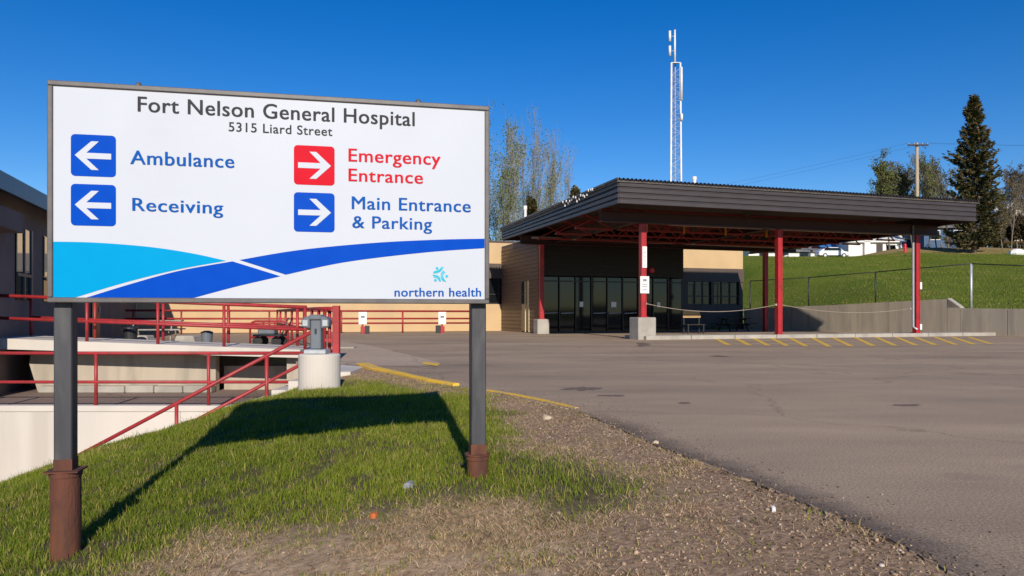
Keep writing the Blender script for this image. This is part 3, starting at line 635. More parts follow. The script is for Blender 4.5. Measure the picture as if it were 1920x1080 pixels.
# ------------------------------------------------------------------ left wing
wp = ab2w(aL, HB)
WX = aL + 0.01
t = T('hospital_wing', 'dark grey brown wing with tall narrow windows and blue grey roof edge', 'building', (aL, HB - 12, 0), 'H')
WT = 4.1; b0w, b1w = -4.0, HB + 12
def b_on_wing(px):
    k = (px - CX) / F; bx, by = P1.x + aL * U.x, P1.y + aL * U.y
    return (bx - k * by) / (k * V.y - V.x)
t.part('wall', MB().box(aL - 9, aL, b0w, HB - .002, -1.2, WT), 'wing_wall')
t.part('roof', MB().box(aL - 9.5, aL + .55, b0w - .5, HB - .07, WT + .002, WT + .1), 'roofing')
mat('wing_fascia', (0.065, 0.085, 0.12), (0.052, 0.07, 0.10), rough=0.4, scale=2)
t.part('fascia', MB().box(aL + .551, aL + .60, b0w - .5, HB - .07, WT - .28, WT + .13), 'wing_fascia')
t.part('soffit', MB().box(aL + .003, aL + .549, b0w - .5, HB - .07, WT - .06, WT - .0), 'wing_fascia')
for pxa, pxb in ((28, 56), (80, 108)):
    ba, bb = sorted((b_on_wing(pxa), b_on_wing(pxb))); z0, z1 = 1.35, 3.3
    wn = t.part('window', MB().box(aL + .003, aL + .03, ba, bb, z0, z1), 'glass_dark')
    L_ = bb - ba
    for q0, q1 in ((.02, .38), (.52, .84)): t.part('blind', MB().box(aL + .031, aL + .05, ba + L_ * q0, ba + L_ * q1, 2.1, 3.27), 'blind_reflection', parent=wn)  # blinds whose pale tan includes a painted reflection of the sunlit wall
    t.part('frame', MB().box(aL + .031, aL + .08, ba + L_ * .42, ba + L_ * .48, z0, z1).box(aL + .031, aL + .08, ba + L_ * .9, bb, z0, z1).box(aL + .031, aL + .078, ba, bb, 1.98, 2.06), 'wing_fascia', parent=wn)
bq = b_on_wing(6)
t.part('door_hood', MB().box(aL + .01, aL + .45, bq - 3.0, bq, 3.02, 3.5), 'wing_wall')
for bb in (b_on_wing(140), b_on_wing(185)):
    d = t.part('door', MB().box(aL + .003, aL + .05, bb - 1.4, bb, .05, 2.3), 'alu_dark')
    t.part('handle', MB().tube([(aL + .09, bb - .2, 1.0), (aL + .09, bb - .2, 1.25)], .02, 6), 'galv', parent=d)

# ------------------------------------------------------------------ entrance canopy
CW, CB = 16.7, 13.9; ZF0 = 4.9
def ztop(b): return 5.70 - .22 * b / CB
t = T('entrance_canopy', 'large brown flat roofed drive-through canopy on red steel columns', 'canopy', (CW / 2, CB / 2, 0), 'H'); CAN = t
nb = 4
for k in range(nb):
    for side in range(4):
        lo0 = ZF0 + (ztop(0) - ZF0) * k / nb; hi0 = ZF0 + (ztop(0) - ZF0) * (k + 1) / nb
        lo1 = ZF0 + (ztop(CB) - ZF0) * k / nb; hi1 = ZF0 + (ztop(CB) - ZF0) * (k + 1) / nb
        if side in (0, 2):
            b, s_, lo, hi = ((0, -1, lo0, hi0), None, (CB, 1, lo1, hi1))[side]
            mb = MB().prism([(b, lo), (b + s_ * .045, lo + .012), (b + s_ * .045, hi - .07), (b + s_ * .006, hi - .022), (b, hi - .004)], (0, CW), 'yz')
        else:
            x, s_ = (CW, 1) if side == 1 else (0, -1)
            pr0 = [(0, lo0), (s_ * .045, lo0 + .012), (s_ * .045, hi0 - .07), (s_ * .006, hi0 - .022), (0, hi0 - .004)]
            pr1 = [(0, lo1), (s_ * .045, lo1 + .012), (s_ * .045, hi1 - .045), (s_ * .006, hi1 - .015), (0, hi1 - .004)]
            mb = MB(); vs = [(x + u, 0, v) for u, v in pr0] + [(x + u, CB, v) for u, v in pr1]
            mb.add(vs, [tuple(range(5)), tuple(range(9, 4, -1))] + [(i, i + 5, (i + 1) % 5 + 5, (i + 1) % 5) for i in range(5)])
        t.part('fascia_board', mb, 'fascia_brown')
# roof edge and ribbed roof sheet
mb = MB(); pitch = .165; nr = int((CW + .3) / pitch)
prof = []
for k in range(nr):
    x = -.15 + k * pitch; prof += [(x, 0), (x + .085, 0), (x + .10, .085), (x + .15, .085)]
prof.append((-.15 + nr * pitch, 0))
vs = [(x, -.13, ztop(0) + .012 + z) for x, z in prof] + [(x, CB + .1, ztop(CB) + .012 + z) for x, z in prof]; n = len(prof)
mb.add(vs, [(i, i + 1, i + 1 + n, i + n) for i in range(n - 1)])
mb.box(-.10, CW + .1, -.09, -.05, ztop(0) - .05, ztop(0) + .01)
rs = t.part('roof', mb, 'roof_metal', fix=False)
for (x0, x1) in ((-.11, -.05), (CW + .05, CW + .11)):
    t.part('edge_trim', MB().add([(x0, -.1, ztop(0) - .06), (x1, -.1, ztop(0) - .06), (x1, -.1, ztop(0) + .10), (x0, -.1, ztop(0) + .10), (x0, CB, ztop(CB) - .06), (x1, CB, ztop(CB) - .06), (x1, CB, ztop(CB) + .10), (x0, CB, ztop(CB) + .10)],
           [(0, 1, 2, 3), (7, 6, 5, 4), (0, 4, 5, 1), (1, 5, 6, 2), (2, 6, 7, 3), (3, 7, 4, 0)]), 'roof_metal', parent=rs)
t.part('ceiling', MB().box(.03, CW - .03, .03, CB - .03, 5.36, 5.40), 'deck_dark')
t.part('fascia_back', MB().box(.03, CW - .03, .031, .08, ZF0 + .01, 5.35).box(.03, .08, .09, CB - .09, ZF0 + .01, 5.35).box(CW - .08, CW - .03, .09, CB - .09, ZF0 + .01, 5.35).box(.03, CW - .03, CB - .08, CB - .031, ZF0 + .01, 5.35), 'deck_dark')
# columns
cols = {}
def column(px, b, foot, size=.215, m='steel_red', plinth=None, zt=4.45):
    a = a_at(px, b); s_ = size / 2
    c = t.part('column', MB().box(a - s_, a - s_ + .035, b - s_, b + s_, foot, zt).box(a + s_ - .035, a + s_, b - s_, b + s_, foot, zt).box(a - s_ + .036, a + s_ - .036, b - s_ + .012, b + s_ - .012, foot, zt), m)
    t.part('base_plate', MB().box(a - s_ - .06, a + s_ + .06, b - s_ - .06, b + s_ + .06, foot - .012, foot + .015), m, parent=c)
    if plinth: t.part('plinth', MB().box(a - plinth / 2, a + plinth / 2, b - plinth / 2, b + plinth / 2, -.05, foot - .013), 'concrete', parent=c, bevel=.03)
    return a
a1 = column(1205, 1.8, .86, plinth=.76); a2 = column(1460, 1.8, .15); a3 = column(1718, 1.8, .15)
a4 = column(1015, 11.0, .74, plinth=.62); a5 = column(1435, 11.4, .02); 
# beams and open-web joists
for b in (1.8, 11.2):
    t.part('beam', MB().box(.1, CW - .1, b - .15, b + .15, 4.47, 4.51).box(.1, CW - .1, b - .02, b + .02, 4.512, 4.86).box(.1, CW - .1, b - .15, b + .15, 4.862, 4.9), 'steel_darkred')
for a in (a1, a2 + .2, a3):
    for b0, b1 in ((1.96, 11.04), (11.36, CB - .1)):
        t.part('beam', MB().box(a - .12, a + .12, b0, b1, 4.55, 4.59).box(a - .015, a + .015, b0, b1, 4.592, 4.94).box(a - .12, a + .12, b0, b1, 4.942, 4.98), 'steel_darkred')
for b in (4.2, 6.4, 8.6):
    z0, z1 = 4.46, 5.28
    for (x0, x1) in ((.1, a1 - .13), (a1 + .13, a2 + .06), (a2 + .34, a3 - .13), (a3 + .13, CW - .1)):
        j = t.part('joist', MB().box(x0, x1, b - .05, b + .05, z0, z0 + .07).box(x0, x1, b - .05, b + .05, z1, z1 + .07), 'joist_red')
        n = max(1, int((x1 - x0) / .95)); wb = MB()
        for k in range(n):
            xa_, xb_ = x0 + (x1 - x0) * k / n, x0 + (x1 - x0) * (k + 1) / n
            wb.bar((xa_ + .03, b - .02, z0 + .07), (xb_ - .03, b - .02, z1), .035, .05); wb.bar((xa_ + .03, b + .022, z1), (xb_ - .03, b + .022, z0 + .07), .035, .05)
        t.part('web', wb, 'joist_red', parent=j)
for px in (1215, 1285, 1363, 1440):
    a = a_at(px, 4.0); t.part('strap', MB().box(a - .04, a + .04, 4.09, 4.12, 4.40, 4.85), 'yellow_strap')
for b, z, x0, x1 in ((3.0, 4.62, a1 + 1.6, CW - .4), (2.6, 4.72, a1 + .2, a1 + 2.6)):
    t.part('conduit', MB().tube([(x0, b, z + .3), (x0 + .08, b, z + .05), (x0 + .3, b, z), (x1, b, z)], .035, 8), 'conduit', smooth=True)
t.part('conduit', MB().tube([(.4, 10.3, 4.72), (CW - .5, 10.3, 4.62)], .06, 8), 'conduit', smooth=True)
t.part('downspout', MB().tube([(a3 - .26, 1.72, 4.9), (a3 - .26, 1.72, .42), (a3 - .26, 1.5, .3)], .05, 8), 'galv', smooth=True)
for zc_, h_ in ((h_at(1731, 536, 1.8), .32), (h_at(1731, 613, 1.8), .26)):
    t.part('outlet_box', MB().box(a3 + .1085, a3 + .26, 1.72, 1.88, zc_ - h_ / 2, zc_ + h_ / 2), 'white_paint', bevel=.015)

# signs fixed on the front column, and other loose things around the canopy
def plate_sign(name, label, cat, a, b, z0, z1, wd, rows, group=None):
    s = T(name, label, cat, (a, b, z0), 'H', group)
    p = s.part('plate', MB().box(a - wd / 2, a + wd / 2, b - .02, b, z0, z1), 'white_paint', bevel=.004)
    for (q0, q1, f0, f1) in rows: s.part('print_line', MB().box(a - wd / 2 + wd * f0, a - wd / 2 + wd * f1, b - .023, b - .0205, z0 + (z1 - z0) * q0, z0 + (z1 - z0) * q1), 'stone_grey', parent=p)
    return s
bf = 1.8 - .109
plate_sign('notice_sign', 'tall narrow white notice high on the front red column', 'sign', a1 + .02, bf, h_at(1205, 502, bf), h_at(1205, 462, bf), .19, [(.1, .13, .3, .7), (.3, .33, .3, .7), (.5, .53, .3, .7), (.7, .73, .3, .7)])
plate_sign('notice_sign', 'square white notice at head height on the front red column', 'sign', a1 + .02, bf - .004, h_at(1206, 550, bf), h_at(1206, 518, bf), .38, [(.70, .84, .28, .72), (.5, .54, .2, .8), (.38, .42, .2, .8), (.2, .24, .25, .75)])
def chain(name, label, pa, pb, sag, base):
    s = T(name, label, 'chain', base, 'H'); n = 22; pts = []
    for i in range(n + 1):
        f = i / n; p = Vector(pa).lerp(Vector(pb), f); p.z -= sag * 4 * f * (1 - f); pts.append(p)
    s.part('cable', MB().tube(pts, .014, 6), 'conduit', smooth=True)
    for p in (pts[0], pts[-1]): s.part('hook', MB().box(p.x - .03, p.x + .03, p.y - .03, p.y + .03, p.z - .04, p.z + .04), 'galv')
chain('chain_barrier', 'pale chain sagging between the front column and the middle column', (a1 + .14, 1.8, 1.38), (a2 - .14, 1.8, 1.36), .30, (a1 + .19, 1.8, 1.3))
chain('chain_barrier', 'pale chain sagging between the middle column and the downspout column', (a2 + .14, 1.8, 1.36), (a3 - .34, 1.8, 1.22), .25, (a2 + .19, 1.8, 1.3))
# string of lights over the left fascia
s = T('light_string', 'pale tangled string of lights draped over the left canopy edge', 'lights', (-.12, 3, ztop(3) + .1), 'H')
pts = []
for i in range(60):
    f = i / 59; bb = .9 + 11.0 * f; drop = .06 + random.uniform(0, .26) * (1 if .12 < f < .34 else .15)
    pts.append((-.17 - .02 * (i % 2), bb, ztop(bb) + .10 - drop))
s.part('wire', MB().tube(pts, .011, 5), 'conduit')
for p in pts[5:22]: s.part('bulb', MB().lathe([(.018, -.05), (.03, 0), (.02, .04)], p, 6), 'white_paint')
# picnic table in the shade and bench
def picnic(label, org, frame, rot, m, L_=1.8, group=None):
    s = T('picnic_table', label, 'picnic table', (0, 0, 0)); 
    for k in range(5): s.part('plank', MB().box(-L_ / 2, L_ / 2, -.36 + k * .146, -.36 + k * .146 + .138, .72, .76), m)
    for y in (-.72, .72):
        for k in range(2): s.part('seat_plank', MB().box(-L_ / 2, L_ / 2, y - .14 + k * .145, y - .14 + k * .145 + .138, .42, .46), m)
    for x in (-L_ / 2 + .3, L_ / 2 - .3):
        for sg in (-1, 1): s.part('leg', MB().bar((x + sg * .021, sg * .62, 0), (x + sg * .021, sg * .18, .72), .04, .09), m)
        s.part('cross_bar', MB().box(x - .065, x - .043, -.78, .78, .33, .419), m)
        s.part('top_bar', MB().box(x + .043, x + .065, -.34, .34, .64, .719), m)
    s.e.location = org; s.e.rotation_euler = (0, 0, rot); 
    if group: s.e['group'] = group
    return s
p = ab2w(a_at(1375, 12.6), 12.6); picnic('dark picnic table in the shade under the canopy', (p.x, p.y, 0), None, ROT, 'wood_dark')
picnic('weathered pale wooden picnic table on the paving behind the ramp railing', (xw(290, 26), 26, .0), None, .3, 'bark_pale')
s = T('wooden_bench', 'tan wooden bench catching the sun beside the entrance', 'bench', (a_at(1300, 8.6), 8.6, 0), 'H')
ac = a_at(1300, 8.6)
for k in range(2): s.part('back_slat', MB().box(ac - .52, ac + .48 - .06 * k, 8.70, 8.73, .80 + .18 * k, .965 + .18 * k), 'wood_tan')
for k in range(3): s.part('seat_slat', MB().box(ac - .52, ac + .5, 8.3 + .12 * k, 8.41 + .12 * k, .44, .47), 'wood_dark')
for x in (-.45, .42):
    s.part('leg', MB().box(ac + x - .03, ac + x + .03, 8.32, 8.37, 0, .439), 'black_metal'); s.part('leg', MB().box(ac + x - .03, ac + x + .03, 8.735, 8.78, 0, 1.14), 'black_metal'); s.part('seat_support', MB().box(ac + x - .025, ac + x + .025, 8.371, 8.734, .40, .438), 'black_metal')
# concrete wheel stops by the picnic table
for k, (px, D, L_) in enumerate(((268, 23.5, .62), (352, 23.2, .7))):
    x = xw(px, D); s = T('concrete_block', ['pale concrete block left of the wooden picnic table', 'pale concrete block right of the wooden picnic table'][k], 'block', (x, D, 0))
    s.part('block', MB().prism([(-L_ / 2 + x, 0), (L_ / 2 + x, 0), (L_ / 2 + x - .08, .30), (-L_ / 2 + x + .08, .30)], (D - .25, D + .25)), 'concrete', bevel=.03)
cx_, cy_ = xw(506, 22.6), 22.6
s = T('hand_cart', 'small dark hand cart on the paving left of the grey pedestal', 'cart', (cx_, cy_, 0))
s.part('tray', MB().box(cx_ - .42, cx_ + .42, cy_ - .3, cy_ + .3, .30, .36), 'black_metal', bevel=.01); s.part('load', MB().box(cx_ - .3, cx_ + .2, cy_ - .22, cy_ + .22, .361, .56), 'grey_plastic', bevel=.03)
for q in (-.28, .28):
    for e in (-1, 1): s.part('wheel', MB().tube([(cx_ + q, cy_ + e * .30, .15), (cx_ + q, cy_ + e * .24, .15)], .15, 12), 'rubber')
s.part('handle', MB().tube([(cx_ + .42, cy_ - .2, .34), (cx_ + .62, cy_ - .2, .85), (cx_ + .62, cy_ + .2, .85), (cx_ + .42, cy_ + .2, .34)], .02, 6), 'black_metal', smooth=True)
for k, (px, D, r_, h_) in enumerate(((245, 22.4, .2, .55), (388, 22.2, .17, .42))):
    x = xw(px, D); s = T('waste_bin', ['dark round waste bin left of the pale wooden picnic table', 'dark round waste bin by the ramp, right of the picnic table'][k], 'bin', (x, D, 0))
    s.part('body', MB().lathe([(r_ * .8, 0), (r_, h_ * .9)], (x, D, .03), 16), 'grey_plastic' if k else 'black_metal', smooth=False); s.part('lid', MB().lathe([(r_ * 1.06, h_ * .9 + .002), (r_ * 1.0, h_ * .97), (r_ * .4, h_ * 1.06)], (x, D, .03), 16), 'black_metal', smooth=False)
# parking notice posts by the tan wall
for px, lab in ((680, 'white parking notice on red post nearer the red gate post'), (829, 'white parking notice on red post nearer the right sign post')):
    b = 13.6; a = a_at(px, b); s = T('parking_sign', lab, 'sign', (a, b, 0), 'H')
    pl = s.part('plate', MB().box(a - .2, a + .2, b - .03, b - .005, h_at(px, 608, b), h_at(px, 585, b)), 'white_paint', bevel=.004)
    s.part('print_line', MB().box(a - .1, a + .1, b - .034, b - .031, h_at(px, 596, b), h_at(px, 592, b)), 'stone_grey', parent=pl)
    s.part('post', MB().box(a - .05, a + .05, b, b + .08, 0, h_at(px, 586, b)), 'rail_red')
    sg = 1 if px < 700 else -1
    s.part('base', MB().box(a - .1, a + .1, b - .12, b - .002, 0, .36), 'rail_red'); s.part('outlet_box', MB().box(a + sg * .22 - .11, a + sg * .22 + .11, b - .1, b + .06, .02, .40), 'black_metal')

# grey pedestal on its concrete drum
D = 10.6; X = xw(599, D)
s = T('concrete_drum', 'round pale concrete pedestal base at the top of the stairs', 'pedestal base', (X, D, -.2))
r = 38.5 / F * D
s.part('drum', MB().lathe([(r, -.25), (r, .375), (r - .02, .395), (r - .08, .398)], (X, D, 0), 36), 'concrete_pale', smooth=False)
s = T('outlet_pedestal', 'grey outlet pedestal with two hooded heads on the concrete drum', 'outlet pedestal', (X - .02, D, .398))
xc = xw(594, D); zz = lambda py: CAMZ - (py - HZ) / F * D
s.part('base_plate', MB().box(xc - .15, xc + .16, D - .14, D + .14, .398, .46), 'galv', bevel=.01)
st = s.part('stem', MB().box(xc - .075, xc + .075, D - .07, D + .07, .461, zz(600)), 'grey_plastic', bevel=.015)
s.part('socket', MB().box(xc - .012, xc + .018, D - .078, D - .0705, zz(626), zz(616)), 'black_metal', parent=st)
for sg in (-1, 1):
    h = s.part('hood', MB().prism([(xc + sg * .076, zz(616)), (xc + sg * .19, zz(613)), (xc + sg * .20, zz(601)), (xc + sg * .15, zz(594)), (xc + sg * .076, zz(592))], (D - .09, D + .09)), 'grey_plastic', bevel=.012)
    s.part('cover', MB().box(xc + sg * .14 - .035, xc + sg * .14 + .035, D - .099, D - .0905, zz(611), zz(600)), 'galv', parent=h)
s.part('cap', MB().box(xc - .09, xc + .09, D - .085, D + .085, zz(599.8), zz(590)), 'grey_plastic', bevel=.015)

# ------------------------------------------------------------------ the sign
SL = Vector((-2.55, 4.10)); SR = Vector((-.142, 4.62)); SW = (SR - SL).length; SPH = math.atan2(SR.y - SL.y, SR.x - SL.x)
sx = (SR - SL).normalized(); sn = Vector((sx.y, -sx.x)); SZ0, SZ1 = 1.017, 2.238
def sp(px, py):                                          # pixel to sign-plane coordinates
    k = (px - CX) / F; d = (SL.dot(sn)) / (k * sn.x + sn.y); p = Vector((k * d, d)) - SL
    return p.dot(sx), CAMZ + (HZ - py) / F * d
SG = bpy.data.objects.new('hospital_sign', None); COL.objects.link(SG); SG.location = (SL.x, SL.y, 0); SG.rotation_euler = (0, 0, SPH)
tag(SG, 'large white hospital direction sign on two dark posts in the grass', 'sign')
panel = MB().box(.02, SW - .02, 0, .03, SZ0 + .02, SZ1 - .02).build('panel', 'sign_white', SG)
fw_ = .028
for b in ((0, SW, SZ1 - fw_, SZ1), (0, SW, SZ0, SZ0 + fw_)): MB().box(b[0], b[1], -.012, .055, b[2], b[3]).build('frame', 'sign_frame', SG, bevel=.004)
for b in ((0, fw_), (SW - fw_, SW)): MB().box(b[0], b[1], -.0118, .0548, SZ0 + fw_ + .001, SZ1 - fw_ - .001).build('frame', 'sign_frame', SG, bevel=.004)
def sheet2(name, pts, y, m, parent):
    bm = bmesh.new(); vs = [bm.verts.new((x, y, z)) for x, z in pts]; f = bm.faces.new(vs); bm.normal_update(); bmesh.ops.triangulate(bm, faces=[f])
    f0 = list(bm.faces); bmesh.ops.recalc_face_normals(bm, faces=f0)
    if f0[0].normal.y > 0: bmesh.ops.reverse_faces(bm, faces=f0)
    me = bpy.data.meshes.new(name); bm.to_mesh(me); bm.free(); me.materials.append(M[m]); o = bpy.data.objects.new(name, me); COL.objects.link(o); o.parent = parent; return o
def spline(P, n=8):
    out = []; m = len(P)
    for i in range(m - 1):
        p0, p1, p2, p3 = (Vector(P[max(i - 1, 0)]), Vector(P[i]), Vector(P[i + 1]), Vector(P[min(i + 2, m - 1)]))
        for k in range(n):
            t_ = k / n; out.append(tuple(.5 * ((2 * p1) + (p2 - p0) * t_ + (2 * p0 - 5 * p1 + 4 * p2 - p3) * t_ ** 2 + (3 * p1 - p0 - 3 * p2 + p3) * t_ ** 3)))
    return out + [tuple(P[-1])]
zlo = SZ0 + fw_ + .001; xlo = fw_ + .001; xhi = SW - fw_ - .001
S = lambda L_: [sp(*p) for p in L_]
def clampp(P): return [(min(max(x, xlo), xhi), max(z, zlo)) for x, z in P]
top = spline(S([(93, 453), (180, 455), (280, 463), (360, 475), (424, 489)])); low = spline(S([(424, 489), (330, 506), (230, 531), (134, 560)]))
lz = [(x, z) for x, z in top + low[1:]]
sheet2('wave', clampp(lz) + [(xlo, zlo)], -.002, 'print_cyan', panel)
up = spline(S([(156, 560), (240, 534), (335, 508), (436, 490)])); dn = spline(S([(526, 518), (440, 538), (358, 560)]))
sheet2('wave', clampp(up + dn), -.002, 'print_blue', panel)
up = spline(S([(449, 487.5), (560, 469), (700, 455.5), (820, 449.5), (913, 447.5)])); dn = spline(S([(913, 465), (800, 473), (650, 491), (536, 515)]))
sheet2('wave', clampp(up + dn), -.002, 'print_blue', panel)
def tile(x0, x1, y0, y1, m, d):
    xa_, z1 = sp(x0, y0); xb_, z0 = sp(x1, y1); zt = (sp(x0, y0)[1] + sp(x1, y0 + (3 if d < 0 else 2))[1]) / 2
    z1 = sp((x0 + x1) / 2, y0 + 1)[1]; z0 = sp((x0 + x1) / 2, y1 - 1)[1]
    r = .022; pts = []
    for cx_, cz_, t0 in ((xb_ - r, z1 - r, 0), (xa_ + r, z1 - r, 90), (xa_ + r, z0 + r, 180), (xb_ - r, z0 + r, 270)):
        for k in range(6): q = math.radians(t0 + 18 * k); pts.append((cx_ + r * math.cos(q), cz_ + r * math.sin(q)))
    tl = sheet2('arrow_tile', pts, -.002, m, panel)
    cx_, cz_ = (xa_ + xb_) / 2, (z0 + z1) / 2; w_ = xb_ - xa_; g = w_ / 203.0
    # arrow pointing left (design units of the tile, 203 wide)
    P = [(18, 92), (95, 30), (125, 30), (73, 82), (182, 82), (182, 112), (73, 112), (125, 164), (95, 164)]
    P = [(18, 96), (92, 30), (126, 30), (70, 84), (182, 84), (182, 111), (70, 111), (126, 162), (92, 162)]
    q = [(cx_ + (u - 101.5) * g * (1 if d < 0 else -1), cz_ - (v - 96) * g * (z1 - z0) / w_ * 203 / 192) for u, v in P]
    sheet2('arrow', q, -.004, 'sign_white', tl)
tile(133, 217.5, 252, 332, 'print_blue', -1); tile(133, 217.5, 344.8, 424.5, 'print_blue', -1)
tile(551, 627.4, 272.5, 348, 'print_red', 1); tile(551, 627.4, 360.5, 436, 'print_blue', 1)
# lettering: (text, left px, baseline y left, right px, baseline y right, cap top y at left, has capital at left, material, weight)
TX = [('Fort Nelson General Hospital', 259, 209, 777, 236.5, 181, 'print_grey', .016), ('5315 Liard Street', 429, 246, 623, 255, 229, 'print_grey', .011),
      ('Ambulance', 245, 307.5, 439, 315, 282, 'print_text_blue', .016), ('Receiving', 249, 395, 418, 401, 371, 'print_text_blue', .016),
      ('Emergency', 654, 302.5, 825.5, 309.5, 278.5, 'print_red', .016), ('Entrance', 654, 339.5, 792.5, 344.5, 316, 'print_red', .016),
      ('Main Entrance', 660, 391.8, 882, 398, 368.2, 'print_text_blue', .016), ('& Parking', 661, 427.2, 809.5, 431, 404.5, 'print_text_blue', .016),
      ('northern health', 740, 555.8, 901.5, 555.8, 545, 'print_text_blue', .020)]
tmp = []
for s_, *_r in TX:
    cu = bpy.data.curves.new('lettering', 'FONT'); cu.body = s_; cu.size = 1.0; cu.offset = 0.0; cu.resolution_u = 4; cu.space_character = 1.06
    ob = bpy.data.objects.new('lettering_tmp', cu); COL.objects.link(ob)
    c2 = bpy.data.curves.new('lettering', 'FONT'); c2.body = 'x' if s_[0] == 'n' else 'E'; c2.size = 1.0; c2.offset = 0.0; o2 = bpy.data.objects.new('lettering_tmp', c2); COL.objects.link(o2)
    tmp.append((ob, o2))
bpy.context.view_layer.update(); dg = bpy.context.evaluated_depsgraph_get()
for (ob, o2), (s_, lx, ly, rx, ry, ty, m, wt) in zip(tmp, TX):
    me = bpy.data.meshes.new_from_object(ob.evaluated_get(dg)); m2 = bpy.data.meshes.new_from_object(o2.evaluated_get(dg))
    co = np.zeros(len(me.vertices) * 3); me.vertices.foreach_get('co', co); co = co.reshape(-1, 3)
    cap = max(v.co.y for v in m2.vertices)
    x0, z0 = sp(lx, ly); x1, z1 = sp(rx, ry); zt = sp(lx, ty)[1]
    kx = (x1 - x0) / (co[:, 0].max() - co[:, 0].min()); kz = (zt - z0) / cap
    f = (co[:, 0] - co[:, 0].min()) * kx
    new = np.c_[x0 + f, np.full(len(co), -.0035), z0 + (z1 - z0) * f / (x1 - x0) + co[:, 1] * kz]
    polys = [tuple(p.vertices) for p in me.polygons]
    # letters are loose islands; words are runs of islands with small gaps
    spans = sorted((min(new[v][0] for v in p), max(new[v][0] for v in p)) for p in polys); cutx = []; cur = spans[0][1]
    for a_, b_ in spans:
        if a_ - cur > .20 * kx: cutx.append((a_ + cur) / 2)
        cur = max(cur, b_)
    cutx = [-9] + cutx + [9]; words = s_.split(' ')
    for wi in range(len(cutx) - 1):
        mb = MB()
        for k_ in range(3):
            for p in polys:
                if cutx[wi] < new[p[0]][0] < cutx[wi + 1]: mb.add([(new[v][0] + (k_ - 1) * wt * kx, -.0035 - .0002 * k_, new[v][2]) for v in p], [tuple(range(len(p)))])
        o = mb.build('lettering', m, panel, fix=False)
        o.data.validate(); o['label'] = 'sign word set in ' + ('red' if m == 'print_red' else 'grey' if m == 'print_grey' else 'blue') + ' letters'
    bpy.data.meshes.remove(me)
    for q in (ob, o2):
        cd = q.data; bpy.data.objects.remove(q); bpy.data.curves.remove(cd)
    bpy.data.meshes.remove(m2)
# emblem: three dots, each with a pair of curved strokes (zoomed pixel units)
zp = lambda zx, zy: sp(700 + zx * .1389, 430 + zy * .1389)
for dx, dy in ((860, 525), (990, 632), (838, 685)):
    c = zp(dx, dy); rr = .0085; sheet2('emblem_dot', [(c[0] + rr * math.cos(q * math.pi / 6), c[1] + rr * math.sin(q * math.pi / 6)) for q in range(12)], -.0035, 'print_teal', panel)
for arc in ([(808, 588), (880, 574), (920, 545), (940, 505)], [(968, 575), (938, 605), (938, 650), (975, 708)], [(800, 618), (850, 624), (890, 650), (908, 702)], [(815, 572), (870, 560), (905, 535), (918, 508)], [(950, 560), (918, 600), (920, 655), (952, 700)], [(812, 640), (850, 645), (880, 668), (890, 700)]):
    pts = spline([zp(*q) for q in arc], 5); l = []; r_ = []
    for i, p in enumerate(pts):
        a_, b_ = pts[max(i - 1, 0)], pts[min(i + 1, len(pts) - 1)]; dd = math.hypot(b_[0] - a_[0], b_[1] - a_[1]); nx_, nz_ = -(b_[1] - a_[1]) / dd, (b_[0] - a_[0]) / dd; h_ = .0032
        l.append((p[0] + nx_ * h_, p[1] + nz_ * h_)); r_.append((p[0] - nx_ * h_, p[1] - nz_ * h_))
    sheet2('emblem_stroke', l + r_[::-1], -.0035, 'print_teal', panel)
# posts and rusted pipe sleeves
gz = lambda x_, y_: float(terrain(np.array([x_]), np.array([y_]))[0])
def l2w(x_, y_): return SL + sx * x_ + Vector((-sx.y, sx.x)) * y_
for k, (px0, px1, zc_, sr, ptype) in enumerate(((92.5, 124, 882, .078, 0), (890.5, 915, 852, .067, 1))):
    x0 = sp(px0, 600)[0]; x1 = sp(px1, 600)[0]; x1 = x0 + .094; xm = (x0 + x1) / 2; ym = .056 + .048
    x0, x1 = (max(x0, .005), x1) if k == 0 else (SW - .102, SW - .008)
    xm = (x0 + x1) / 2
    wpt = l2w(xm, ym); g0 = gz(wpt.x, wpt.y); ztp = CAMZ - (zc_ - HZ) / F * wpt.y
    mb = MB().box(x0, x1, .056, .152, ztp + .008, SZ1 - .03); MB.build(mb, 'post', 'post_paint', SG, bevel=.006)
    MB().box(x0 - .0015, x1 + .0015, .0545, .1535, ztp + .008, ztp + .07).build('rust_collar', 'rust', SG)
    sl = MB().lathe([(sr, g0 - .12), (sr, ztp - .03), (sr + .006, ztp - .03), (sr + .006, ztp - .002)], (xm, ym, 0), 28).build('sleeve', 'rust', SG, smooth=False)
    if k == 0: MB().box(xm - .088, xm + .088, ym - .085, ym + .085, ztp - .0015, ztp + .0075).build('cap_plate', 'rust', sl)
    else: MB().lathe([(sr + .014, ztp - .0015), (sr + .014, ztp + .0075)], (xm, ym, 0), 28).build('cap_plate', 'rust', sl)
for px in (257, 785):
    xx = sp(px, 190)[0]; MB().lathe([(.018, SZ1 + .0005), (.018, SZ1 + .012), (.01, SZ1 + .026)], (xx, .03, 0), 10).build('lifting_eye', 'sign_frame', SG)

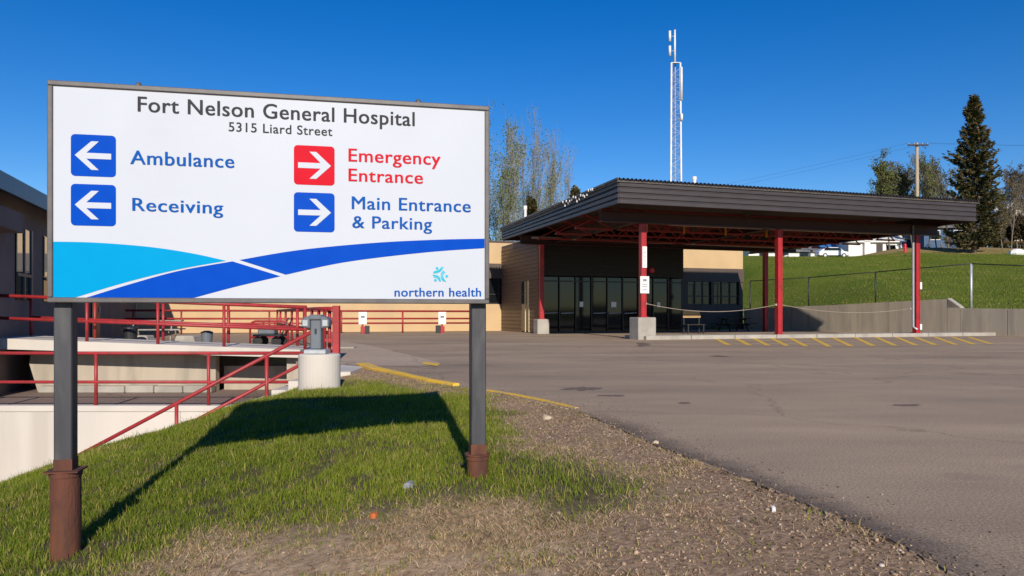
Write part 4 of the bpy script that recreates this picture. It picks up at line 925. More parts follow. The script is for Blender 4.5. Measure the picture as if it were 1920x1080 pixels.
# ------------------------------------------------------------------ grass, dry stalks, gravel
def scatter(n, x0, x1, y0, y1): return RNG.uniform(x0, x1, n), RNG.uniform(y0, y1, n)
def blades(name, x, y, h, wd, lean, col, label, cat):
    n = len(x); z = terrain(x, y) - .004; ang = RNG.uniform(0, 2 * math.pi, n); la = RNG.uniform(0, 2 * math.pi, n)
    dx, dy = np.cos(ang) * wd / 2, np.sin(ang) * wd / 2; lx, ly = np.cos(la) * lean * h, np.sin(la) * lean * h
    hz = h * np.sqrt(np.maximum(.05, 1 - np.minimum(lean, .97) ** 2))
    v = np.stack([np.c_[x - dx, y - dy, z], np.c_[x + dx, y + dy, z], np.c_[x + dx * .8 + lx * .35, y + dy * .8 + ly * .35, z + hz * .6], np.c_[x - dx * .8 + lx * .35, y - dy * .8 + ly * .35, z + hz * .6], np.c_[x + lx, y + ly, z + hz]], 1).reshape(-1, 3)
    b = np.arange(n)[:, None] * 5
    fs = np.concatenate([b + np.array([[0, 1, 2]]), b + np.array([[0, 2, 3]]), b + np.array([[3, 2, 4]])], 0)
    c = np.repeat(col, 5, 0)
    o = arr_mesh(name, v, fs, 'blade', cols=np.c_[c, np.ones(len(c))]); tag(o, label, cat, kind='stuff'); return o
xs, ys = scatter(640000, -7.2, 2.6, 2.4, 12.2)
keep = ~inpoly(xs, ys, LOT); xs, ys = xs[keep], ys[keep]; g, r = fields(xs, ys)
clump = fbm(xs * 5, ys * 5, 41); big = fbm(xs * 1.1, ys * 1.1, 43)
near = np.clip(1.25 - (ys - 4) * .055, .55, 1)
sprout = .5 * sst(fbm(xs * 3.1, ys * 3.1, 61), .52, .68) * (1 - g) * (1 - .7 * r); kg = RNG.random(len(xs)) < (g ** 1.3 * (0.30 + .9 * sst(clump, .3, .6)) + sprout) * near; kd = (~kg) & (RNG.random(len(xs)) < (.12 + .88 * (1 - g)) * (1 - r * .6) * (.15 + .95 * sst(fbm(xs * 1.6, ys * 1.6, 87), .36, .56)) * (.35 + .9 * sst(clump, .3, .62)))
def gcol(x, y, big, g):
    n = len(x); t_ = RNG.random(n)[:, None]; a = np.array([.100, .145, .008]); b = np.array([.235, .285, .024]); yl = np.array([.42, .34, .11])
    c = a + (b - a) * (t_ * .6 + .4 * sst(big, .3, .7)[:, None]); dry = (RNG.random(n) < .11 + .45 * (1 - g) ** 1.3 + .25 * sst(fbm(x * 1.7, y * 1.7, 71), .55, .75))[:, None]; return np.where(dry, yl * RNG.uniform(.7, 1.2, n)[:, None], c)
kg &= RNG.random(len(xs)) < 1 - .55 * sst(xs + .05 * ys, .05, .55)
x, y = xs[kg], ys[kg]; n = len(x)
blades('grass', x, y, (.022 + .045 * clump[kg]) * RNG.uniform(.6, 1.3, n) * (.6 + .4 * g[kg]) * (1 + .9 * (RNG.random(n) < .05)), RNG.uniform(.0028, .0055, n), RNG.uniform(.15, .75, n), gcol(x, y, big[kg], g[kg]), 'short green spring grass on the bank around the sign', 'grass')
x2, y2 = scatter(190000, -2.9, 2.2, 2.6, 5.8); g2, r2 = fields(x2, y2); k2 = ~inpoly(x2, y2, LOT) & (RNG.random(len(x2)) < (1 - g2) * (1 - r2 * .5) * (.1 + sst(fbm(x2 * 1.6, y2 * 1.6, 87), .36, .56)) * (.25 + sst(fbm(x2 * 6, y2 * 6, 81), .35, .6)))
x, y = np.r_[xs[kd], x2[k2]], np.r_[ys[kd], y2[k2]]; n = len(x); tt = RNG.random(n)[:, None]
dc = np.array([.31, .20, .10]) + (np.array([.74, .56, .35]) - np.array([.31, .20, .10])) * tt; gm = (RNG.random(n) < .10)[:, None]; dk = (RNG.random(n) < .12 + .35 * sst(fbm(x * 2.7, y * 2.7, 99), .52, .7))[:, None]; dc = np.where(dk, dc * .45, dc); dc = np.where(gm, np.array([.11, .15, .025]), dc)
blades('dead_grass', x, y, RNG.uniform(.012, .055, n), RNG.uniform(.002, .0045, n), RNG.uniform(.7, .985, n), dc, 'dry tan dead grass in front of the sign', 'dead grass')
tx, ty = scatter(9000, -2.5, 3.2, 2.5, 9.0); g2, r2 = fields(tx, ty); k2 = ~inpoly(tx, ty, LOT) & (RNG.random(len(tx)) < (1 - g2) * .75 * sst(fbm(tx * 2, ty * 2, 101), .42, .62)); tx, ty = tx[k2], ty[k2]; n = len(tx)
blades('fallen_twigs', tx, ty, RNG.uniform(.04, .13, n), RNG.uniform(.0025, .005, n), RNG.uniform(.95, .995, n), np.array([.10, .058, .036]) * RNG.uniform(.5, 1.9, n)[:, None], 'dark brown twigs and stems littering the dirt verge', 'twigs')
def stones(name, x, y, s, col, label, cat, zoff=0.0, zfun=None):
    n = len(x); ico = np.array([(0, 0, 1), (.89, 0, .45), (.28, .85, .45), (-.72, .53, .45), (-.72, -.53, .45), (.28, -.85, .45), (.72, .53, -.45), (-.28, .85, -.45), (-.89, 0, -.45), (-.28, -.85, -.45), (.72, -.53, -.45), (0, 0, -1)])
    fc = np.array([(0, 1, 2), (0, 2, 3), (0, 3, 4), (0, 4, 5), (0, 5, 1), (1, 6, 2), (2, 7, 3), (3, 8, 4), (4, 9, 5), (5, 10, 1), (2, 6, 7), (3, 7, 8), (4, 8, 9), (5, 9, 10), (1, 10, 6), (11, 7, 6), (11, 8, 7), (11, 9, 8), (11, 10, 9), (11, 6, 10)])
    sc = np.c_[s, s * RNG.uniform(.6, 1, n), s * RNG.uniform(.4, .75, n)]; an = RNG.uniform(0, 6.28, n); j = 1 + RNG.uniform(-.22, .22, (n, 12, 1))
    v = ico[None] * j * sc[:, None, :]; vx = v[:, :, 0] * np.cos(an)[:, None] - v[:, :, 1] * np.sin(an)[:, None]; vy = v[:, :, 0] * np.sin(an)[:, None] + v[:, :, 1] * np.cos(an)[:, None]
    z = (zfun(x, y) if zfun else terrain(x, y)) + sc[:, 2] * .35 + zoff
    V3 = np.stack([vx + x[:, None], vy + y[:, None], v[:, :, 2] + z[:, None]], -1).reshape(-1, 3); fs = (np.arange(n)[:, None, None] * 12 + fc[None]).reshape(-1, 3)
    c = np.repeat(col, 12, 0); o = arr_mesh(name, V3, fs, 'pebble', cols=np.c_[c, np.ones(len(c))]); tag(o, label, cat, kind='stuff'); return o
xs, ys = scatter(150000, -3.5, 3.6, 2.0, 14.5); lo_ = inpoly(xs, ys, LOT); g, r = fields(xs, ys); de = dpoly(xs, ys, EDGE, False)
kp_ = (~lo_) & (RNG.random(len(xs)) < r * .36 + (1 - g) * .035 + .5 * np.exp(-de / .12)); wob = .5 + 1.3 * fbm(xs * 2.5, ys * 2.5, 91); ke = lo_ & (de < .6) & (RNG.random(len(xs)) < .95 * np.exp(-de / (.085 * wob)) + .02)
def pcol(n, dark):
    t_ = RNG.random(n)[:, None]; c = np.array([.16, .10, .062]) + (np.array([.50, .36, .245]) - np.array([.16, .10, .062])) * t_ ** 1.2; p = (RNG.random(n) < .008)[:, None]
    return np.where(p, np.array([.5, .46, .4]), c) * np.where(dark, .42, 1)[:, None]
x, y = xs[kp_], ys[kp_]; n = len(x); stones('gravel', x, y, RNG.uniform(.003, .009, n) * (1 + .8 * (RNG.random(n) < .06)), pcol(n, RNG.random(n) < np.exp(-de[kp_] / .15)), 'brown gravel strip along the parking lot edge', 'gravel')
x, y = xs[ke], ys[ke]; n = len(x); stones('loose_stones', x, y, RNG.uniform(.003, .0085, n), pcol(n, RNG.random(n) < .8), 'loose dark stones scattered along the asphalt edge', 'stones', zfun=lambda a, b: np.zeros(len(a)) + .001)
# single bits lying about
def lump(name, label, cat, px, py, zg, sxy, h, m, seed):
    x_, y_ = gp(px, py, zg); z_ = gz(x_, y_); rr = random.Random(seed); pts = [(sxy[0] * math.cos(q * .7854) * rr.uniform(.7, 1.1), sxy[1] * math.sin(q * .7854) * rr.uniform(.7, 1.1)) for q in range(8)]
    mb = MB().add([(x_ + a_, y_ + b_, z_ - .004) for a_, b_ in pts] + [(x_ + a_ * .8, y_ + b_ * .8, z_ + h * rr.uniform(.7, 1.2)) for a_, b_ in pts], [tuple(range(8))[::-1], tuple(range(8, 16))] + [(i, (i + 1) % 8, (i + 1) % 8 + 8, i + 8) for i in range(8)])
    o = mb.build(name, m, org=(x_, y_, z_)); o.location = (x_, y_, z_); tag(o, label, cat)
lump('flat_stone', 'flat grey stone lying in the grass below the sign', 'stone', 767, 918, -.13, (.048, .05), .028, 'stone_grey', 1)
lump('fallen_leaf', 'small orange leaf on the dry grass below the sign', 'leaf', 700, 966, -.16, (.025, .03), .03, 'leaf_orange', 2)
lump('paper_scrap', 'tiny white scrap on the gravel near the asphalt edge', 'litter', 1450, 964, -.03, (.014, .02), .02, 'paper', 3)
lump('wood_chip', 'pale chip of litter at the broken asphalt edge', 'litter', 1230, 839, -.03, (.03, .03), .03, 'pale_litter', 4)
lump('wood_chip', 'pale chip of litter in the dirt below the faded kerb line', 'litter', 1028, 787, -.04, (.05, .06), .03, 'pale_litter', 5)

# ------------------------------------------------------------------ retaining walls and fence on the right
def wall_seg(pa, pb, za0, za1, th=.3, zlow=-.15):
    pa, pb = Vector(pa), Vector(pb); d = (pb - pa).normalized(); n_ = Vector((-d.y, d.x)) * th
    if n_.x < 0: n_ = -n_
    q = [pa, pb, pb + n_, pa + n_]; tz = [za0, za1, za1, za0]
    return MB().add([(p.x, p.y, zlow) for p in q] + [(p.x, p.y, z_) for p, z_ in zip(q, tz)], [(3, 2, 1, 0), (4, 5, 6, 7), (0, 1, 5, 4), (1, 2, 6, 5), (2, 3, 7, 6), (3, 0, 4, 7)])
t = T('concrete_wall', 'stained concrete retaining wall below the green hill', 'wall', (W1B[0], W1B[1], 0))
A_, B_ = Vector(W1A), Vector(W1B); cuts_ = [0, .25, .5, .73, .955]; zt_ = [1.35, 1.42, 1.5, 1.62, 1.72]
for i in range(4):
    t.part('wall_panel', wall_seg(A_.lerp(B_, cuts_[i]), A_.lerp(B_, cuts_[i + 1] - .002), zt_[i], zt_[i + 1]), 'concrete_stain')
t.part('wall_panel', wall_seg(A_.lerp(B_, .9555), B_, 1.72, 1.28), 'concrete_stain')
t.part('coping', wall_seg(A_.lerp(B_, .9555), B_, 1.76, 1.32, .34, 1.29), 'concrete')
C_ = Vector(W2B)
for i in range(3): t.part('wall_panel', wall_seg(B_.lerp(C_, i / 3 + .003), B_.lerp(C_, (i + 1) / 3 - .002), [1.27, 1.22, 1.19][i], [1.22, 1.19, 1.17][i]), 'concrete_stain')
t.part('wall_panel', wall_seg(C_, W2C, 1.17, 1.1), 'concrete_stain')
def hill_verge():
    mat('hill_grass', (0.080, 0.125, 0.011), (0.13, 0.16, 0.018), rough=0.95, scale=.6, detail=10, spec=.1)
    line = [A_.lerp(B_, i / 14) for i in range(14)] + [B_.lerp(C_, i / 10) for i in range(11)]; vs = []; n = len(line)
    tops_ = [1.28 + .37 * i / 13 for i in range(14)] + [1.22 - .09 * i / 10 for i in range(11)]; tops_[13] = 1.55
    for i, p in enumerate(line):
        d_ = (line[min(i + 1, n - 1)] - line[max(i - 1, 0)]).normalized(); q = Vector((-d_.y, d_.x)); q = q if q.x > 0 else -q
        for o_, f in ((.2, 0), (.9, .35), (1.7, .75), (2.6, 1)):
            c = p + q * o_; zt_ = gz(c.x, c.y) if o_ > 1.5 else tops_[i] - .06; vs.append((c.x, c.y, max(tops_[i] - .06, zt_ + .02) if f < 1 else zt_ - .05))
    fs = [(i * 4 + k, i * 4 + k + 1, i * 4 + 5 + k, i * 4 + 4 + k) for i in range(n - 1) for k in range(3)]
    o = MB().add(vs, fs).build('grass_verge', 'hill_grass', fix=True); tag(o, kind='structure')
    for p in o.data.polygons:
        if p.normal.z < 0: p.flip()
    n = 150000; hx = RNG.uniform(14, 78, n); hy = RNG.uniform(26, 100, n); k = ~inpoly(hx, hy, LOT) & (dpoly(hx, hy, [W1A, W1B, W2B, W2C], False) > 1.0) & ((hy > 37) | (hx > 22)) & (hx / hy > .28) & (hx / hy < .74)
    hx, hy = hx[k], hy[k]; n = len(hx); b_ = fbm(hx * .35, hy * .35, 15)
    c = np.array([.095, .145, .010]) + (np.array([.20, .235, .022]) - np.array([.095, .145, .010])) * (RNG.random(n) * .5 + .5 * sst(b_, .3, .7))[:, None]
    c = np.where((RNG.random(n) < .10 + .45 * sst(b_, .52, .72))[:, None], np.array([.26, .21, .07]), c)
    blades('hill_grass_tufts', hx, hy, RNG.uniform(.04, .11, n), RNG.uniform(.02, .06, n), RNG.uniform(.1, .7, n), c, 'green grass covering the hillside behind the fence', 'grass')
# chain-link fence
t = T('chain_link_fence', 'black chain link fence along the top of the concrete wall', 'fence', (20, 40, 1.3))
off = Vector((.9, .35))
fpts = [(A_ + Vector((.5, .3)), 1.3), (A_.lerp(B_, .3) + off, 1.4), (A_.lerp(B_, .62) + off, 1.5), (B_ + Vector((.9, .6)), 1.45), (C_.lerp(B_, .45) + Vector((.8, .7)), 1.2), (C_ + Vector((.8, .7)), 1.1)]
FH = [3.15, 3.2, 3.3, 3.45, 3.1, 2.9]
fz = [float(terrain(np.array([p.x]), np.array([p.y]))[0]) for p, _ in fpts]
for i in range(len(fpts) - 1):
    (p, _), (q, _) = fpts[i], fpts[i + 1]; z0a, z0b = max(fz[i], .6), max(fz[i + 1], .6); ta, tb_ = FH[i], FH[i + 1]
    nseg = max(1, int((q - p).length / 3.4))
    t.part('top_rail', MB().tube([(p.x, p.y, ta), (q.x, q.y, tb_)], .03, 6), 'black_metal', smooth=True)
    for k in range(nseg):
        f = k / nseg; c = p.lerp(q, f); zb_ = gz(c.x, c.y)
        if not (i == 3 and k == 0): t.part('post', MB().tube([(c.x, c.y, zb_ - .1), (c.x, c.y, ta + (tb_ - ta) * f)], .04, 6), 'black_metal', smooth=True)
    wm = MB(); L_ = (q - p).length; s_ = 0
    while s_ < L_:
        for sg in (-1, 1):
            e = s_ + sg * 1.4
            f0, f1 = s_ / L_, e / L_
            if f1 < 0 or f1 > 1: 
                fc_ = min(max(f1, 0), 1); hh = abs(fc_ - f0) / abs(f1 - f0)
            else: fc_, hh = f1, 1
            if hh < .02: continue
            c, d_ = p.lerp(q, f0), p.lerp(q, fc_); zb0 = z0a + (z0b - z0a) * f0; zb1 = z0a + (z0b - z0a) * fc_
            wm.bar((c.x, c.y, zb0 + .05), (d_.x, d_.y, zb1 + (ta + (tb_ - ta) * fc_ - zb1) * hh * .98), .004, .004)
        s_ += .22
    w_ = t.part('wire_mesh', wm, 'black_metal', fix=False); w_['kind'] = 'stuff'
cpt = fpts[3][0]; t.part('end_post', MB().tube([(cpt.x, cpt.y, gz(cpt.x, cpt.y) - .1), (cpt.x, cpt.y, 3.45)], .065, 8), 'galv', smooth=True)
c = A_.lerp(B_, .70) + off * .3
# ------------------------------------------------------------------ radio mast, pole, houses
TD = 64.0; txl, txr = xw(1259, TD), xw(1273, TD)
t = T('radio_mast', 'tall white lattice radio mast behind the canopy roof', 'mast', ((txl + txr) / 2, TD, 0))
hz_ = lambda py: CAMZ + (HZ - py) / F * TD
cxm = (xw(1257, TD) + xw(1276, TD)) / 2; zt_m = hz_(119)
def tri(z_):
    f = z_ / zt_m; h_ = .52 - .14 * f; yy = .8 * h_
    return [Vector((cxm - h_, TD - yy * .6, z_)), Vector((cxm + h_, TD - yy * .6, z_)), Vector((cxm + h_ * .12, TD + yy, z_))]
for i in range(3): t.part('leg', MB().tube([tri(0)[i], tri(zt_m)[i]], .085 if i < 2 else .06, 6), ['tower_white', 'tower_white', 'tower_grey'][i], smooth=True)
lb = MB(); zz_ = 0; sw_ = 0
while zz_ < zt_m - .6:
    a_, b_ = tri(zz_), tri(zz_ + .55)
    for i in range(3):
        j = (i + 1) % 3; p_, q_ = (a_[i], b_[j]) if sw_ % 2 else (a_[j], b_[i]); lb.bar(p_, q_, .02, .02)
        lb.bar(a_[i], a_[j], .016, .016)
    zz_ += .55; sw_ += 1
o_ = t.part('lattice', lb, 'tower_grey', fix=False)
t.part('top_plate', MB().prism([(p.x, p.y) for p in tri(zt_m)], (zt_m, zt_m + .05), 'xy'), 'tower_white')
mx_ = cxm - .05
t.part('top_pole', MB().tube([(mx_, TD, zt_m + .04), (mx_, TD, hz_(56))], .095, 8, r2=.075), 'tower_white', smooth=True)
for y0, y1 in ((58, 78), (86, 105)):
    xx = xw(1256, TD); aa_ = t.part('antenna', MB().tube([(xx, TD, hz_(y1)), (xx, TD, hz_(y0))], .11, 8), 'tower_white', smooth=True)
    t.part('bracket', MB().tube([(xx, TD, hz_((y0 + y1) / 2)), (mx_, TD, hz_((y0 + y1) / 2))], .03, 6), 'tower_grey', parent=aa_)
xx = xw(1276.5, TD)
for y0, y1, r_ in ((128, 190, .09), (215, 228, .12)):
    aa_ = t.part('antenna', MB().tube([(xx, TD - .3, hz_(y1)), (xx, TD - .3, hz_(y0))], r_, 8), 'tower_white', smooth=True); t.part('bracket', MB().tube([(xx, TD - .3, hz_(y1 - 3)), (xx - .3, TD - .3, hz_(y1 - 3))], .03, 6), 'tower_grey', parent=aa_)

PD = 88.0; px_ = xw(1720, PD); pz = gz(px_, PD); ph = CAMZ + (HZ - 268) / F * PD
t = T('utility_pole', 'pale wooden utility pole with crossarm beside the spruce', 'utility pole', (px_, PD, pz))
t.part('pole', MB().tube([(px_, PD, pz - .2), (px_ - .05, PD, ph)], .27, 10, r2=.17), 'wood_pole', smooth=True)
za_ = CAMZ + (HZ - 273) / F * PD
t.part('crossarm', MB().box(px_ - 1.25, px_ + 1.15, PD - .34, PD - .2, za_ - .08, za_ + .08), 'wood_dark')
for q in (-1.15, -.5, .45, 1.05): t.part('insulator', MB().lathe([(.05, 0), (.08, .08), (.04, .18)], (px_ + q, PD - .27, za_ + .08), 8), 'tower_grey')
for q in (-1.15, 1.05):
    pts = []
    for i in range(25):
        f = i / 24; pts.append((px_ + q - 62 * f, PD - .27 + 18 * f, za_ + .26 - 9 * f - 3.2 * 4 * f * (1 - f) * .35))
    tag(MB().tube(pts, .008, 4).build('power_line', 'black_metal', fix=False), 'thin power line leaving the pole to the ' + ('left, upper' if q < 0 else 'left, lower'), 'power line', 'power lines')
    pts = [(px_ + q + 60 * i / 16, PD - .27 + 6 * i / 16, za_ + .26 + 2.0 * i / 16 - 2.6 * (i / 16) * (1 - i / 16)) for i in range(17)]
    tag(MB().tube(pts, .008, 4).build('power_line', 'black_metal', fix=False), 'thin power line running right behind the spruce, ' + ('upper of the two' if q < 0 else 'lower of the two'), 'power line', 'power lines right of the pole')

def house(name, label, x, y, w_, d_, h_, rh, rot, mw, mr, wins, gable='x', door=None, chimney=None, base=None):
    t = T(name, label, 'house', (0, 0, 0)); z = 0
    t.part('wall', MB().prism([(-w_ / 2, -.8), (w_ / 2, -.8), (w_ / 2, h_), (-w_ / 2, h_)], (-d_ / 2, d_ / 2)), mw)
    if gable == 'x':      # ridge along x
        t.part('gable', MB().prism([(-d_ / 2, h_ + .002), (d_ / 2, h_ + .002), (0, h_ + rh)], (-w_ / 2, w_ / 2), 'yz'), mw)
        for s_ in (-1, 1): t.part('roof', MB().add([(-w_ / 2 - .4, s_ * (d_ / 2 + .5), h_ - rh * .16), (w_ / 2 + .4, s_ * (d_ / 2 + .5), h_ - rh * .16), (w_ / 2 + .4, s_ * .005, h_ + rh + .05), (-w_ / 2 - .4, s_ * .005, h_ + rh + .05), (-w_ / 2 - .4, s_ * (d_ / 2 + .5), h_ - rh * .16 + .2), (w_ / 2 + .4, s_ * (d_ / 2 + .5), h_ - rh * .16 + .2), (w_ / 2 + .4, s_ * .005, h_ + rh + .25), (-w_ / 2 - .4, s_ * .005, h_ + rh + .25)], [(0, 1, 2, 3), (7, 6, 5, 4), (0, 4, 5, 1), (1, 5, 6, 2), (2, 6, 7, 3), (3, 7, 4, 0)]), mr)
    else:
        t.part('gable', MB().prism([(-w_ / 2, h_ + .002), (w_ / 2, h_ + .002), (0, h_ + rh)], (-d_ / 2, d_ / 2)), mw)
        for s_ in (-1, 1): t.part('roof', MB().prism([(s_ * (w_ / 2 + .5), h_ - rh * .14), (s_ * .005, h_ + rh + .05), (s_ * .005, h_ + rh + .25), (s_ * (w_ / 2 + .5), h_ - rh * .14 + .22)], (-d_ / 2 - .4, d_ / 2 + .4)), mr)
    for (wx, wz, ww, wh) in wins:
        f = t.part('window', MB().box(wx - ww / 2 - .1, wx + ww / 2 + .1, -d_ / 2 - .06, -d_ / 2 - .003, wz - .1, wz + wh + .1), 'house_white' if mw != 'house_white' else 'grey_roof')
        t.part('pane', MB().box(wx - ww / 2, wx + ww / 2, -d_ / 2 - .08, -d_ / 2 - .061, wz, wz + wh), 'glass_dark', parent=f)
    if door: 
        dd = t.part('door', MB().box(door - .45, door + .45, -d_ / 2 - .05, -d_ / 2 - .003, 0, 2.05), 'alu_dark')
    if chimney: t.part('chimney', MB().box(chimney - .4, chimney + .4, -d_ / 2 - .5, -d_ / 2 - .003, -.5, h_ + rh + .5), mw)
    zz = base if base is not None else gz(x, y)
    t.e.location = (x, y, zz); t.e.rotation_euler = (0, 0, rot); return t
HD = 112
hill_verge()
zat = lambda py, D: CAMZ + (HZ - py) / F * D
house('bungalow', 'white bungalow with chimney and pale roof on the hilltop', xw(1622, HD), HD, 7.6, 7, 2.4, 1.0, -.05, 'house_white', 'house_white', [(2.2, .9, 1.1, .9)], door=.6, chimney=-1.3, base=zat(487, HD))
house('bungalow', 'low white bungalow with grey roof seen beside the far red column', xw(1462, HD), HD + 2, 10.5, 7, 1.5, .8, .02, 'house_white', 'grey_roof', [(-3, .7, 1.2, .7), (0, .7, 1.2, .7), (3, .7, 1.2, .7)], base=zat(491, HD))
house('garage', 'small blue roofed garage left of the white bungalow', xw(1556, HD + 3), HD + 3, 4.6, 5, 1.7, 1.5, .1, 'house_blue', 'blue_roof', [], door=1.1, base=zat(489, HD))
house('blue_house', 'blue house with grey roof right of the last column', xw(1776, 116), 118, 8.4, 8, 2.9, 1.2, -.08, 'house_blue', 'grey_roof', [(-2.6, 1.0, 1.3, 1.3), (1.0, .9, 1.6, 1.4)], door=-.6, base=zat(463, 116))
house('cream_house', 'cream gabled house among bare trees at the right edge', xw(1885, 120), 120, 4.6, 6, 4.0, 1.3, .25, 'house_cream', 'house_white', [(-.6, 2.4, .9, 1.2), (.9, .8, .9, 1.2)], gable='y', base=zat(446, 120))
house('shed', 'small dark shed behind the white bungalow', xw(1692, 122), 122, 5, 5, 2.2, 1.3, .3, 'house_blue', 'house_white', [(0, .9, 1, .8)], base=zat(476, 122))
# parked white car beside the blue-roofed garage
D = 104; X = xw(1560, D); zc_ = zat(492, D)
zc_ = gz(X, D)
t = T('parked_car', 'small white car parked on the hilltop before the blue roofed garage', 'car', (X, D, zc_))
t.part('body', MB().prism([(X - 2.1, zc_ + .3), (X + 2.1, zc_ + .3), (X + 2.15, zc_ + .75), (X + 1.3, zc_ + .92), (X + .7, zc_ + 1.42), (X - 1.2, zc_ + 1.45), (X - 1.9, zc_ + .95), (X - 2.15, zc_ + .8)], (D - .85, D + .85)), 'car_white', bevel=.06)
t.part('window', MB().prism([(X - 1.55, zc_ + .97), (X + 1.0, zc_ + .97), (X + .6, zc_ + 1.34), (X - 1.15, zc_ + 1.36)], (D - .86, D - .851)), 'glass_dark')
for sx_ in (-1.3, 1.3):
    for sy_ in (-1, 1):
        wv_ = t.part('wheel', MB().tube([(X + sx_, D + sy_ * .86, zc_ + .31), (X + sx_, D + sy_ * .68, zc_ + .31)], .32, 14), 'rubber'); t.part('rim', MB().tube([(X + sx_, D + sy_ * .88, zc_ + .31), (X + sx_, D + sy_ * .861, zc_ + .31)], .19, 10), 'galv', parent=wv_)
for sx_ in (-2.13, 2.13): t.part('lamp', MB().box(X + sx_ - .06, X + sx_ + .06, D - .7, D - .4, zc_ + .62, zc_ + .76), 'red_plastic' if sx_ < 0 else 'galv')
D = 100; X = xw(1697, D); zc_ = gz(X, D)
t = T('red_hydrant', 'small red hydrant in the dry grass on the hill', 'hydrant', (X, D, zc_))
t.part('barrel', MB().lathe([(.24, -.1), (.24, .06), (.17, .08), (.17, .85), (.22, .9), (.15, 1.1), (.04, 1.2)], (X, D, zc_), 12), 'red_plastic', smooth=False)
t.part('nozzle', MB().tube([(X - .27, D, zc_ + .62), (X + .27, D, zc_ + .62)], .08, 8), 'red_plastic')
D = 92; X = xw(1907, D); zc_ = gz(X, D)
mb = MB().lathe([(.7, -.2), (.95, .15), (.8, .5), (.4, .7), (.05, .75)], (0, 0, 0), 9); o = mb.build('boulder', 'house_white'); o.scale = (1.1, .8, 1); o.location = (X, D, zc_); tag(o, 'pale boulder on the hill at the right edge', 'boulder')

# ------------------------------------------------------------------ trees
def leaf_quads(cs, size, rng):
    n = len(cs); a = rng.normal(size=(n, 3)); a /= np.linalg.norm(a, axis=1)[:, None]; b = rng.normal(size=(n, 3)); b -= a * (a * b).sum(1)[:, None]; b /= np.linalg.norm(b, axis=1)[:, None]
    s = size * rng.uniform(.6, 1.3, n)[:, None]; v = np.stack([cs - a * s, cs + b * s * .6, cs + a * s, cs - b * s * .6], 1).reshape(-1, 3)
    return v, np.arange(n * 4).reshape(-1, 4)
def bare_tree(name, label, x, y, H, seed, leaf=.4, spread=.35, group=None, m='bark_pale', lcol=((.11, .16, .02), (.20, .24, .04)), lsize=.12, zb=None, fork=3, lev=4, lean=0.0, thick=.011, trunk_limbs=11):
    rr = random.Random(seed); rng = np.random.default_rng(seed); zb = gz(x, y) if zb is None else zb
    t = T(name, label, 'tree', (x, y, zb), group=group); tk = MB(); tw = MB(); tips = []
    def grow(p, d, L_, r, lv):
        n = 4 if lv == 0 else 3; pts = [p]; q = p.copy(); dd = d.copy()
        for i in range(n):
            dd = (dd + Vector((rr.uniform(-.13, .13), rr.uniform(-.13, .13), rr.uniform(-.02, .10)))).normalized(); q = q + dd * L_ / n; pts.append(q.copy())
        (tk if lv < 2 else tw).tube(pts, r, 6 if lv < 2 else 3, r2=r * (.35 if lv < 1 else .4), cap=False)
        if lv >= 2: tips.extend(pts[1:])
        if lv >= lev: return
        nb_ = {0: trunk_limbs, 1: 6, 2: 4, 3: 3}.get(lv, 2)
        for k in range(nb_):
            f = (.25 + .75 * (k + rr.random()) / nb_) if lv == 0 else rr.uniform(.2, 1.0); i = min(int(f * n), n - 1); base = pts[i].lerp(pts[i + 1], f * n - i)
            az = rr.uniform(0, 6.283); up_ = rr.uniform(.5, 1.1); sp_ = spread * (1.6 if lv == 0 else 2.0)
            nd = Vector((math.cos(az) * sp_, math.sin(az) * sp_, up_)) * .8 + dd * .6
            grow(base, nd.normalized(), L_ * (rr.uniform(.26, .42) * (1.15 - .4 * f) if lv == 0 else rr.uniform(.4, .6)), r * (.36 if lv == 0 else .48), lv + 1)
    grow(Vector((x, y, zb - .2)), Vector((lean + rr.uniform(-.06, .06), rr.uniform(-.06, .06), 1)).normalized(), H * .92, H * thick, 0)
    t.part('trunk', tk, m, smooth=True, fix=False); c = t.part('crown', tw, m, fix=False)
    if leaf > 0:
        T_ = np.array([tuple(p) for p in tips]); idx = rng.integers(0, len(T_), int(len(T_) * leaf * 6)); cs = T_[idx] + rng.normal(scale=.16, size=(len(idx), 3))
        v, f = leaf_quads(cs, lsize, rng); cl = np.array(lcol[0]) + (np.array(lcol[1]) - np.array(lcol[0])) * rng.random((len(cs), 1)); cl = np.repeat(cl, 4, 0)
        o = arr_mesh('foliage', v - np.array([x, y, zb]), f, 'leaf', cols=np.c_[cl, np.ones(len(cl))]); o.parent = t.e
    return t
TB = [(905, 285, 70, .6), (924, 296, 66, .7), (945, 312, 74, .5), (962, 290, 70, .2), (982, 288, 76, .2), (1004, 335, 70, .4), (1030, 306, 78, .06), (1044, 345, 74, .06), (890, 305, 78, .4), (936, 305, 80, .3), (975, 308, 82, .2), (997, 312, 84, .15), (1016, 330, 82, .1), (955, 345, 66, .5)]
LB = ['greening aspen half hidden by the right edge of the sign', 'greening aspen just right of the sign edge', 'shorter leafy aspen third from the sign edge', 'thin bare aspen fourth from the sign edge', 'tallest bare aspen in the clump between sign and canopy', 'low leafy aspen in front of the bare ones', 'bare twiggy aspen second from the canopy roof', 'small bare aspen nearest the canopy roof', 'greening aspen almost wholly behind the sign', 'slender aspen deep in the clump right of the sign edge', 'slender bare aspen deep in the middle of the clump', 'farthest bare aspen deep in the clump toward the canopy', 'faint bare aspen between the middle clump and the canopy', 'low bushy aspen in front of the middle clump']
for i, (px, py, D, lf) in enumerate(TB):
    x_ = xw(px, D); H_ = zat(py, D) ; bare_tree('aspen_tree', LB[i], x_, D, H_, 100 + i, leaf=lf * .16, spread=.17, group='aspens behind the hospital', zb=0.0, lsize=.085, m='twig_grey', thick=.0055, trunk_limbs=12, lcol=((.12, .16, .04), (.19, .22, .07)))
